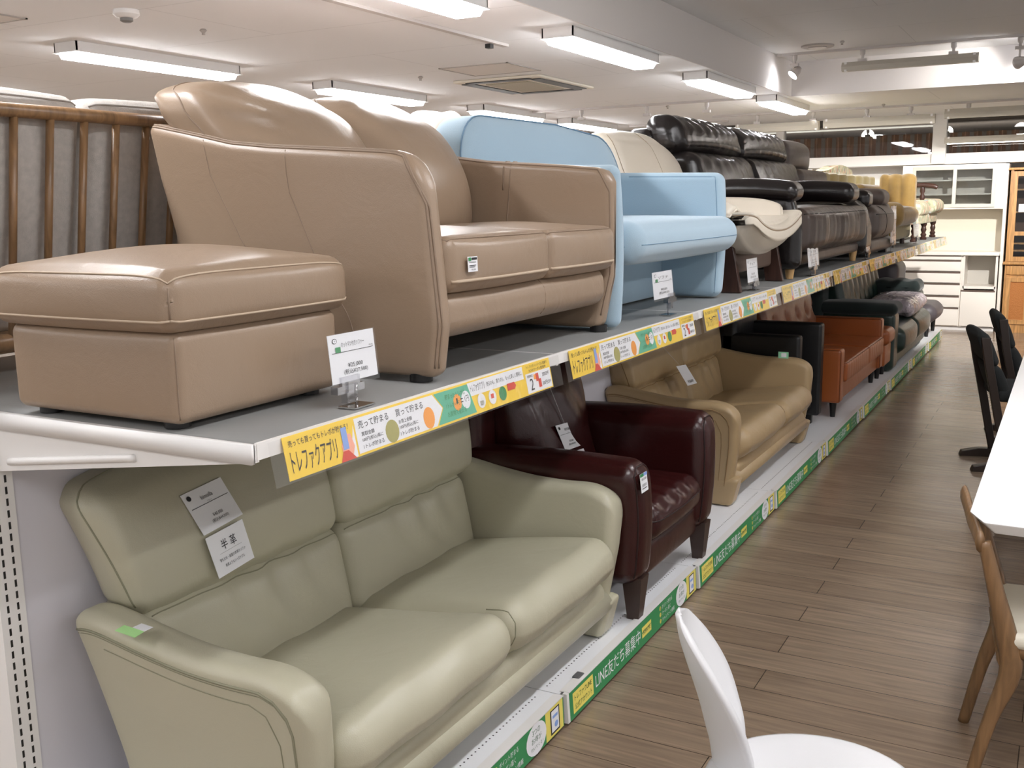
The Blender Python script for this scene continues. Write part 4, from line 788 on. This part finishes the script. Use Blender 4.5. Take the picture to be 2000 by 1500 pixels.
t = thing('price_sticker', 'white price tag with blue and green stripe on the maroon arm front', 'sticker', (.045, 3.07, .63)); S = quad((.044, 3.045, .578), (.044, 3.105, .578), (.036, 3.105, .640), (.036, 3.045, .640)); plate('card', S, PAPER, t, .001); printed('stripe', S, [('r', 0, .84, .5, 1)], GRN, t, .001); printed('stripe_blue', S, [('r', .5, .84, 1, 1)], SKYB, t, .001); printed('ink', S, [('t', '¥35,000', .15, .62, .85, .76)]+[('r', .15+.06*i, .3, .17+.06*i, .45) for i in range(11)]+[('r', .12, .18, .8, .22)], INK, t, .0012)
hung_card('picture_card', 'card with picture hanging on the sand-coloured sofa back', [(-.49, 5.053, .574), (-.49, 5.203, .564), (-.52, 5.10, .678), (-.52, 4.955, .69)], [('t', '¥58,000', .2, .1, .8, .25)], [(-.60, 4.86, .84), (-.52, 5.0, .69)])
t = thing('price_sticker', 'green and white sticker on the far arm of the sand-coloured sofa', 'sticker', (-.2, 5.93, .64)); S = quad((-.245, 5.958, .616), (-.185, 5.958, .616), (-.185, 5.965, .648), (-.245, 5.965, .648)); S = quad((-.185, 5.955, .614), (-.245, 5.955, .614), (-.245, 5.955, .65), (-.185, 5.955, .65)); S = quad((-.245, 5.945, .612), (-.185, 5.945, .612), (-.185, 5.945, .65), (-.245, 5.945, .65)); plate('card', S, mat('pale_teal', (150, 214, 176), .5), t, .001); plate('window', quad(S(.3, .2, .001), S(.8, .2, .001), S(.8, .8, .001), S(.3, .8, .001)), PAPER, t, .001)
# ---- black boxy armchair
T = thing('armchair', 'black boxy armchair half hidden between sand and tan sofas', 'armchair', (-.35, 6.4, ZL))
BK2 = mat('matte_black_leather', (16, 15, 17), .42, kind='leather')
cush('arm', (-.66, -.17), (6.15, 6.24), (.16, .72), BK2, T, r=.02); o, M = cush('arm', (-.66, -.125), (6.54, 6.64), (.16, .755), BK2, T, r=.02); cush('backrest', (-.72, -.56), (6.15, 6.64), (.16, .86), BK2, T, r=.03); cush('seat', (-.6, -.17), (6.23, 6.55), (.2, .45), BK2, T, r=.03)
for x in (-.2, -.62):
    for y in (6.2, 6.6): box('leg', (x-.02, x+.02), (y-.02, y+.02), (ZL, .17), BLACK, T)
# ---- tan leather sofa
T = thing('sofa', 'tan leather two-seat sofa with square arms and black legs', 'sofa', (-.38, 7.55, ZL))
for a, b, tz in ((6.74, 6.86, .565), (8.30, 8.42, .605)):
    o, M = cush('arm', (-.68, -.035), (a, b), (.212, tz), TAN, T, r=.02, n=(10, 3, 8), k=3)
    seam('arm_piping', M, [[(-.036, a+.004, .22), (-.036, a+.004, tz-.004), (-.6, a+.004, tz-.004)], [(-.036, b-.004, .22), (-.036, b-.004, tz-.004), (-.6, b-.004, tz-.004)]], TAN_S, T, .003)
box('front_rail', (-.62, -.06), (6.85, 8.31), (.205, .345), TAN, T, r=.012)
for a, b in ((6.865, 7.66), (7.665, 8.30)):
    def f(q, u): q[:, 0] += .003*np.sin(q[:, 1]*80)*np.clip(u[:, 0], 0, 1); return q
    o, M = cush('seat_cushion', (-.55, -.015), (a, b), (.335, .47), TAN, T, r=.022, puff=(.006, 0, .012), fn=f, n=(8, 26, 5)); seam('cushion_piping', M, [[(-.5, a+.004, .466), (-.019, a+.004, .466), (-.019, b-.004, .466), (-.5, b-.004, .466)]], TAN_S, T, .003)
BR3 = mat('tan_back_leather', (128, 74, 44), .3, kind='leather')
def bt(q, u):
    s = (q[:, 2]-.43)/.46; q[:, 0] -= .12*s
    for yy in np.arange(6.98, 8.3, .3):
        for zz in (.56, .70):
            q[:, 0] -= .028*np.exp(-(((q[:, 1]-yy)/.05)**2+((q[:, 2]-zz)/.04)**2))*(u[:, 0] > 0)
    q[:, 2] -= .12*np.clip(u[:, 1]-.75, 0, 1)*2*np.clip(s, 0, 1); return q
cush('backrest', (-.62, -.46), (6.76, 8.22), (.43, .88), BR3, T, r=.04, puff=(.02, 0, 0), fn=bt, n=(4, 60, 20))
V, F = join([latheVF([(.012, -.006), (.012, .0), (.006, .006)], (-.47-.05*(zz-.5)/.2, yy, zz), 8) for yy in np.arange(6.98, 8.3, .3) for zz in (.56,)])
for x, y in ((-.10, 6.86), (-.10, 8.30), (-.6, 6.86), (-.6, 8.30)): lathe('leg', [(.016, 0), (.026, .115)], (x, y, ZL), BLACK, T, 14)
T = thing('footstool', 'tan leather footstool between the tan sofa and dark green sofa', 'footstool', (-.2, 8.62, ZL))
cush('cushion', (-.5, -.005), (8.47, 8.80), (.37, .50), TAN, T, r=.04, puff=(.01, 0, .01)); box('base', (-.49, -.03), (8.48, 8.79), (.2, .375), TAN, T, r=.02)
for x in (-.09, -.44):
    for y in (8.52, 8.75): lathe('leg', [(.016, 0), (.026, .11)], (x, y, ZL), BLACK, T, 12)
# ---- dark green sofa
T = thing('sofa', 'dark green leather sofa with velvet arm pads and fluted back', 'sofa', (-.35, 10.1, ZL))
cush('arm_side', (-.68, -.02), (8.86, 9.12), (ZL+.004, .60), DGRN, T, r=.05, puff=(0, 0, 0)); cush('arm_pad', (-.66, -.0), (8.82, 9.18), (.575, .675), DGRF, T, r=.05, puff=(0, 0, .012))
cush('arm_side', (-.68, -.08), (10.95, 11.2), (ZL+.01, .62), DGRN, T, r=.05)
def ap(q, u): q[:, 2] += .008*np.sin(q[:, 0]*40)*(u[:, 2] > 0); return q
cush('arm_pad', (-.66, -.07), (10.72, 11.12), (.60, .72), DGRF, T, r=.055, puff=(0, 0, .015), fn=ap, n=(20, 6, 5))
for a, b in ((9.12, 10.0), (10.0, 10.95)): cush('seat_cushion', (-.55, .02), (a, b), (.21, .45), DGRN, T, r=.085, puff=(.03, 0, .02), n=(8, 12, 8), k=5)
cush('base', (-.6, -.04), (9.05, 11.0), (ZL+.02, .24), mat('grey_green_base', (72, 82, 72), .4, kind='leather'), T, r=.03)
def fl(q, u): s = (q[:, 2]-.4)/.5; q[:, 0] += -.12*s + .02*np.abs(np.sin((q[:, 1]-9)*math.pi/.22))*(u[:, 0] > 0); return q
cush('backrest', (-.66, -.42), (9.05, 11.0), (.40, .92), DGRN, T, r=.06, fn=fl, n=(6, 90, 10)); cush('back_shell', (-.72, -.6), (8.8, 11.0), (.2, .86), DGRF, T, r=.05)
cush('wrapped_cushion', (-.42, .0), (9.75, 10.75), (.475, .615), mat('lilac_wrap', (196, 184, 190), .12, bump=(26, 1.0, .03), coat=.8), None, r=.06, puff=(.02, .02, .02), fn=lambda q, u: np.column_stack([q[:, 0]+.01*np.sin(q[:, 1]*31), q[:, 1]+.012*np.sin(q[:, 0]*41), q[:, 2]+.010*np.sin(q[:, 1]*37+q[:, 0]*23)]), n=(16, 24, 6), label='lilac cushion in clear plastic wrap lying on the dark green sofa', cat='cushion')
T = thing('armchair', 'dark grey armchair at the far end of the lower deck', 'armchair', (-.35, 11.65, ZL)); GR = mat('dark_grey_leather', (86, 80, 84), .45, kind='leather')
cush('backrest', (-.66, -.36), (11.3, 11.95), (.4, .88), GR, T, r=.1); cush('seat', (-.6, .03), (11.3, 12.0), (.24, .44), GR, T, r=.095, puff=(.02, 0, .01))
for y in (11.38, 11.92): lathe('leg', [(.018, 0), (.026, .15)], (-.06, y, ZL), BLACK, T, 12); lathe('leg', [(.018, 0), (.026, .15)], (-.55, y, ZL), BLACK, T, 12)
box('back_post', (-.7, -.66), (11.3, 11.95), (ZL, .8), GR, T, r=.015)
# ================================================================ kitchen units and cupboard at the back
Yc = 12.9; WC = mat('unit_white', (236, 230, 222), .35); DGAP = mat('handle_gap', (96, 80, 70), .5)
T = thing('kitchen_counter', 'white kitchen counter with drawers and open bay at the far end', 'kitchen unit', (0, 13.1, 0))
box('plinth', (-.62, .48), (Yc+.03, Yc+.42), (0, .045), SHELFW, T); box('carcass', (-.62, .13), (Yc+.01, Yc+.44), (.045, .87), WC, T)
for z0, z1 in ((.055, .25), (.27, .385), (.41, .53), (.555, .665), (.69, .80), (.82, .858)):
    d = box('drawer', (-.60, .10), (Yc-.012, Yc+.01), (z0, z1), WC, T, r=.003); box('handle_strip', (-.60, .10), (Yc-.014, Yc-.004), (z1-.001, z1+.016), DGAP, d)
box('door', (.115, .475), (Yc-.012, Yc+.01), (.055, .455), WC, T, r=.003); box('handle_strip', (.115, .475), (Yc-.014, Yc), (.455, .475), DGAP, T)
for x in (.13, .475): box('side_panel', (x-.012, x+.012), (Yc, Yc+.44), (.045, .87), WC, T)
box('bay_floor', (.13, .475), (Yc, Yc+.44), (.49, .52), WC, T); box('bay_back', (.13, .475), (Yc+.40, Yc+.44), (.5, .87), mat('bay_back', (196, 192, 184), .6), T)
box('worktop', (-.64, .50), (Yc-.03, Yc+.45), (.872, .91), WC, T, r=.004)
box('splash_panel', (-.62, .50), (Yc+.42, Yc+.45), (.91, 1.40), mat('splash', (226, 218, 200), .4), T)
T = thing('wall_cabinet', 'white wall cabinet with two sliding glass doors above the counter', 'cabinet', (0, 13.1, 1.4))
V, F = join([boxVF((-.59, .50), (Yc+.02, Yc+.44), (1.40, 1.42)), boxVF((-.59, .50), (Yc+.02, Yc+.44), (1.885, 1.905)), boxVF((-.59, -.47), (Yc+.02, Yc+.44), (1.42, 1.885)), boxVF((.40, .50), (Yc+.02, Yc+.44), (1.42, 1.885)), boxVF((-.47, .40), (Yc+.42, Yc+.44), (1.42, 1.885))]); mesh('carcass', V, F, WC, T, smooth=False)
for z in (1.56, 1.72): box('shelf', (-.47, .40), (Yc+.06, Yc+.42), (z, z+.016), WC, T)
for x0, x1, yy in ((-.48, -.02), (-.04, .40)) and ((-.48, .0, Yc+.012), (-.04, .41, Yc-.002)):
    V, F = join(frameVF(x0, x1, yy, yy+.014, 1.42, 1.885, .038))
    d = mesh('sliding_door', V, F, mat('door_frame', (206, 200, 188), .4), T, smooth=False); V, F = boxVF((x0+.04, x1-.04), (yy+.004, yy+.008), (1.455, 1.85)); mesh('glass_pane', V, F, GLASS, d, smooth=False)
box('side_unit', (.50, .535), (Yc+.02, Yc+.45), (0, 1.9), WC, None, r=.003, label='tall white end panel between the white units and honey cupboard', cat='panel')
T = thing('cupboard', 'honey-coloured wooden cupboard with glazed upper doors at right edge', 'cupboard', (1.0, 13.1, 0)); X0, X1 = .54, 1.55
box('carcass', (X0+.02, X1-.02), (Yc, Yc+.42), (0.0, .80), ORW, T); box('upper_carcass_back', (X0+.03, X1-.03), (Yc+.36, Yc+.38), (.8, 1.83), mat('cup_dark', (96, 62, 40), .6), T)
box('waist_ledge', (X0, X1), (Yc-.04, Yc+.43), (.775, .805), ORW, T, r=.005); box('cornice', (X0-.005, X1+.005), (Yc-.03, Yc+.42), (1.825, 1.85), ORW, T, r=.005)
for x in (X0+.02, X1-.03): box('side', (x, x+.03), (Yc, Yc+.4), (.8, 1.83), ORW, T)
for z in (1.1, 1.35, 1.6, 1.0, .92): box('shelf', (X0+.04, X1-.04), (Yc+.02, Yc+.35), (z, z+.018), ORW, T)
for x0, x1 in ((X0+.04, X0+.48), (X0+.5, X1-.04)):
    V, F = join(frameVF(x0, x1, Yc-.018, Yc, .81, 1.81, .055, ((1.10, 1.145),))); d = mesh('glazed_door', V, F, ORW, T, smooth=False)
    V, F = boxVF((x0+.06, x1-.06), (Yc-.01, Yc-.006), (.85, 1.77)); mesh('glass_pane', V, F, GLASS, d, smooth=False)
    box('paper_note', (x0+.08, x1-.1), (Yc-.022, Yc-.019), (1.36, 1.45), PAPER, d)
    dr = box('drawer', (x0, x1), (Yc-.018, Yc), (.66, .76), ORW, T, r=.005)
    V, F = join(frameVF(x0, x1, Yc-.018, Yc, .1, .63, .05)+[boxVF(((x0+x1)/2-.02, (x0+x1)/2+.02), (Yc-.018, Yc), (.15, .58))]); d = mesh('lower_door', V, F, ORW, T, smooth=False)
    box('woven_panel', (x0+.05, x1-.05), (Yc-.008, Yc-.001), (.15, .58), mat('woven', (176, 112, 56), .7, bump=(90, .8, .01)), d)
# ================================================================ right-hand side
TB = mat('table_white', (240, 240, 240), .3)
T = thing('dining_table', 'long white dining table with chamfered corner at right edge', 'table', (1.55, 4.3, 0))
P = [(1.046, 2.80), (1.085, 2.715), (1.95, 2.70), (2.05, 2.8), (2.05, 5.9), (1.95, 6.0), (1.08, 6.0), (1.046, 5.95)]
def tab():
    top = [(x, y, .72) for x, y in P]; cx, cy = 1.55, 4.35; bot = [(x+(.028 if x < cx else -.028), y+(.02 if y < cy else -.02), .688) for x, y in P]; n = len(P)
    o = mesh('tabletop', top+bot, [tuple(range(n)), tuple(range(n, 2*n))[::-1]]+[(i, n+i, n+(i+1) % n, (i+1) % n)[::1] for i in range(n)], TB, T, smooth=False); b = o.modifiers.new('b', 'BEVEL'); b.width = .004; b.segments = 2
tab()
for x, y in ((1.42, 3.0), (1.85, 3.0), (1.42, 5.7), (1.85, 5.7)): box('leg', (x-.03, x+.03), (y-.03, y+.03), (0, .69), TB, T, r=.006)
def dining_chair(label, y, x, rz=0):
    """chair tucked under the table from the aisle side: its back is towards -X"""
    T = thing('dining_chair', label, 'chair', (x+.05, y, 0), rz, group='oak chairs at the white table')
    for yy in (y, y+.36):
        s = 1 if yy == y else -1
        P = smoothpath([(x+.035, yy, 0), (x+.075, yy, .19), (x+.115, yy, .33), (x+.10, yy, .43), (x+.07, yy, .54), (x+.035, yy, .67)], 6)
        V, F = tubeVF(P, [.015, .018, .027, .026, .02, .015], 8, sx=.75, up=(1, 0, 0)); mesh('rear_leg', V, F, OAK, T)
        tube('front_leg', [(x+.45, yy, 0), (x+.44, yy, .42)], [.015, .02], OAK, T, 10)
        tube('side_rail', [(x+.1, yy, .385), (x+.45, yy, .40)], .018, OAK, T, 8, sx=.6)
    tube('top_rail', smoothpath([(x+.025, y-.01, .67), (x+.02, y+.08, .675), (x+.01, y+.18, .68), (x+.005, y+.28, .685), (x+.0, y+.38, .685)], 5), .028, OAK, T, 10, sx=.4, up=(0, 0, 1))
    cush('seat', (x+.08, x+.48), (y-.015, y+.375), (.395, .44), mat('ivory_seat', (222, 216, 200), .5), T, r=.02, puff=(0, 0, .008))
    tube('rear_rail', [(x+.10, y, .36), (x+.10, y+.36, .36)], .018, OAK, T, 8)
dining_chair('oak chair with ivory seat, nearest under the white table', 2.72, 1.055, .12)
dining_chair('oak chair under the white table, second from the near end', 3.7, 1.12)
def dark_chair(label, x, y, rz, h=.80):
    T = thing('dining_chair', label, 'chair', (x, y, 0), rz, group='charcoal chairs beyond the white table')
    for yy in (y-.19, y+.19):
        P = [(x+.13, 0), (x+.17, 0), (x+.10, .35), (x+.045, .60), (x+.02, h-.02), (x-.03, h-.02), (x+.0, .60), (x+.055, .35)]
        prism('side_post', P, yy-.016, yy+.016, 1, ESP, T, .004)
        P = [(x-.04, 0), (x-.03, .03), (x+.06, .05), (x+.45, .05), (x+.5, .02), (x+.48, 0)]; prism('sled_foot', P, yy-.028, yy+.028, 1, ESP, T, .004)
        box('front_post', (x+.38, x+.42), (yy-.016, yy+.016), (.03, .42), ESP, T, r=.004)
    def f(q, u): q[:, 0] -= .16*np.clip((q[:, 2]-.42)/.4, 0, 1)**1; return q
    cush('backrest', (x+.09, x+.155), (y-.20, y+.20), (.40, .60), DKFAB, T, r=.03, puff=(.02, 0, 0), fn=f); cush('headrest', (x+.09, x+.155), (y-.20, y+.20), (.60, h+.01), DKFAB, T, r=.032, puff=(.015, 0, .01), fn=f)
    cush('seat', (x+.07, x+.5), (y-.21, y+.21), (.40, .47), DKFAB, T, r=.03, puff=(0, 0, .015))
dark_chair('charcoal padded chair with dark wooden posts, nearer of the two by the aisle', .80, 6.35, .25, .78)
dark_chair('charcoal padded chair with dark wooden posts, farther of the two by the aisle', .86, 7.15, .15, .80)
dark_chair('charcoal padded chair cut by the right picture edge', 1.08, 8.5, .3, .80)
# ---- white shell chair in the foreground
T = thing('shell_chair', 'white moulded chair with curled narrow back in the foreground', 'chair', (.88, 1.81, 0))
WP = mat('white_plastic', (214, 214, 216), .35); c = np.array([.878, 1.795]); ang = math.radians(33); ux = np.array([math.cos(ang), math.sin(ang)]); uy = np.array([-ux[1], ux[0]])
def seatf():
    R = .195; V = []; F = []; n = 48
    rings = [(0, .0), (.3, .0), (.6, .001), (.85, .004), (.96, .006), (1, .004), (1.0, -.004), (.96, -.010), (.6, -.016), (0, -.018)]
    for s, dz in rings:
        for i in range(n):
            a = 2*math.pi*i/n; r = R*s*(1+.03*math.cos(2*a)); p = c+ux*r*math.cos(a)+uy*r*math.sin(a); V.append((p[0], p[1], .44+dz))
    for k in range(len(rings)-1):
        for i in range(n): F.append((k*n+i, k*n+(i+1) % n, (k+1)*n+(i+1) % n, (k+1)*n+i))
    mesh('seat', V, F, WP, T)
seatf()
def spl(xs, ys):
    P = smoothpath([(x, y, 0) for x, y in zip(xs, ys)], 8); return P[:, 0], P[:, 1]
BC = spl([0, .2, .4, .6, .8, 1], [.062, .066, .064, .055, .036, .004]); BWd = spl([0, .15, .35, .55, .75, .9, .97, 1], [.070, .088, .112, .122, .110, .082, .054, .010])
CB_ = spl([.425, .48, .52, .57, .61, .65, .69, .74], [.692, .684, .673, .659, .645, .630, .617, .608]); ab = math.radians(22); vx = np.array([math.cos(ab), math.sin(ab)]); vy = np.array([-vx[1], vx[0]])
def backf(u, v):
    v = math.sin(v*math.pi/2)*.5+v*.5 if v < 1 else 1; t = 2*u-1; z = .432+.298*v
    p = np.array([np.interp(z, *CB_), 1.80])+vx*np.interp(v, *BC)*t*t+vy*np.interp(v, *BWd)*t; return (p[0], p[1], z)
o = grid('backrest', backf, 24, 44, WP, T); s = o.modifiers.new('s', 'SOLIDIFY'); s.thickness = .013; s.offset = 0; s.use_even_offset = False
for a in (40, 140, 220, 320):
    q = c+ux*.10*math.cos(math.radians(a))+uy*.10*math.sin(math.radians(a)); e = c+ux*.21*math.cos(math.radians(a))+uy*.21*math.sin(math.radians(a)); tube('leg', [(e[0], e[1], 0), (q[0], q[1], .425)], .009, CHROME, T, 10)
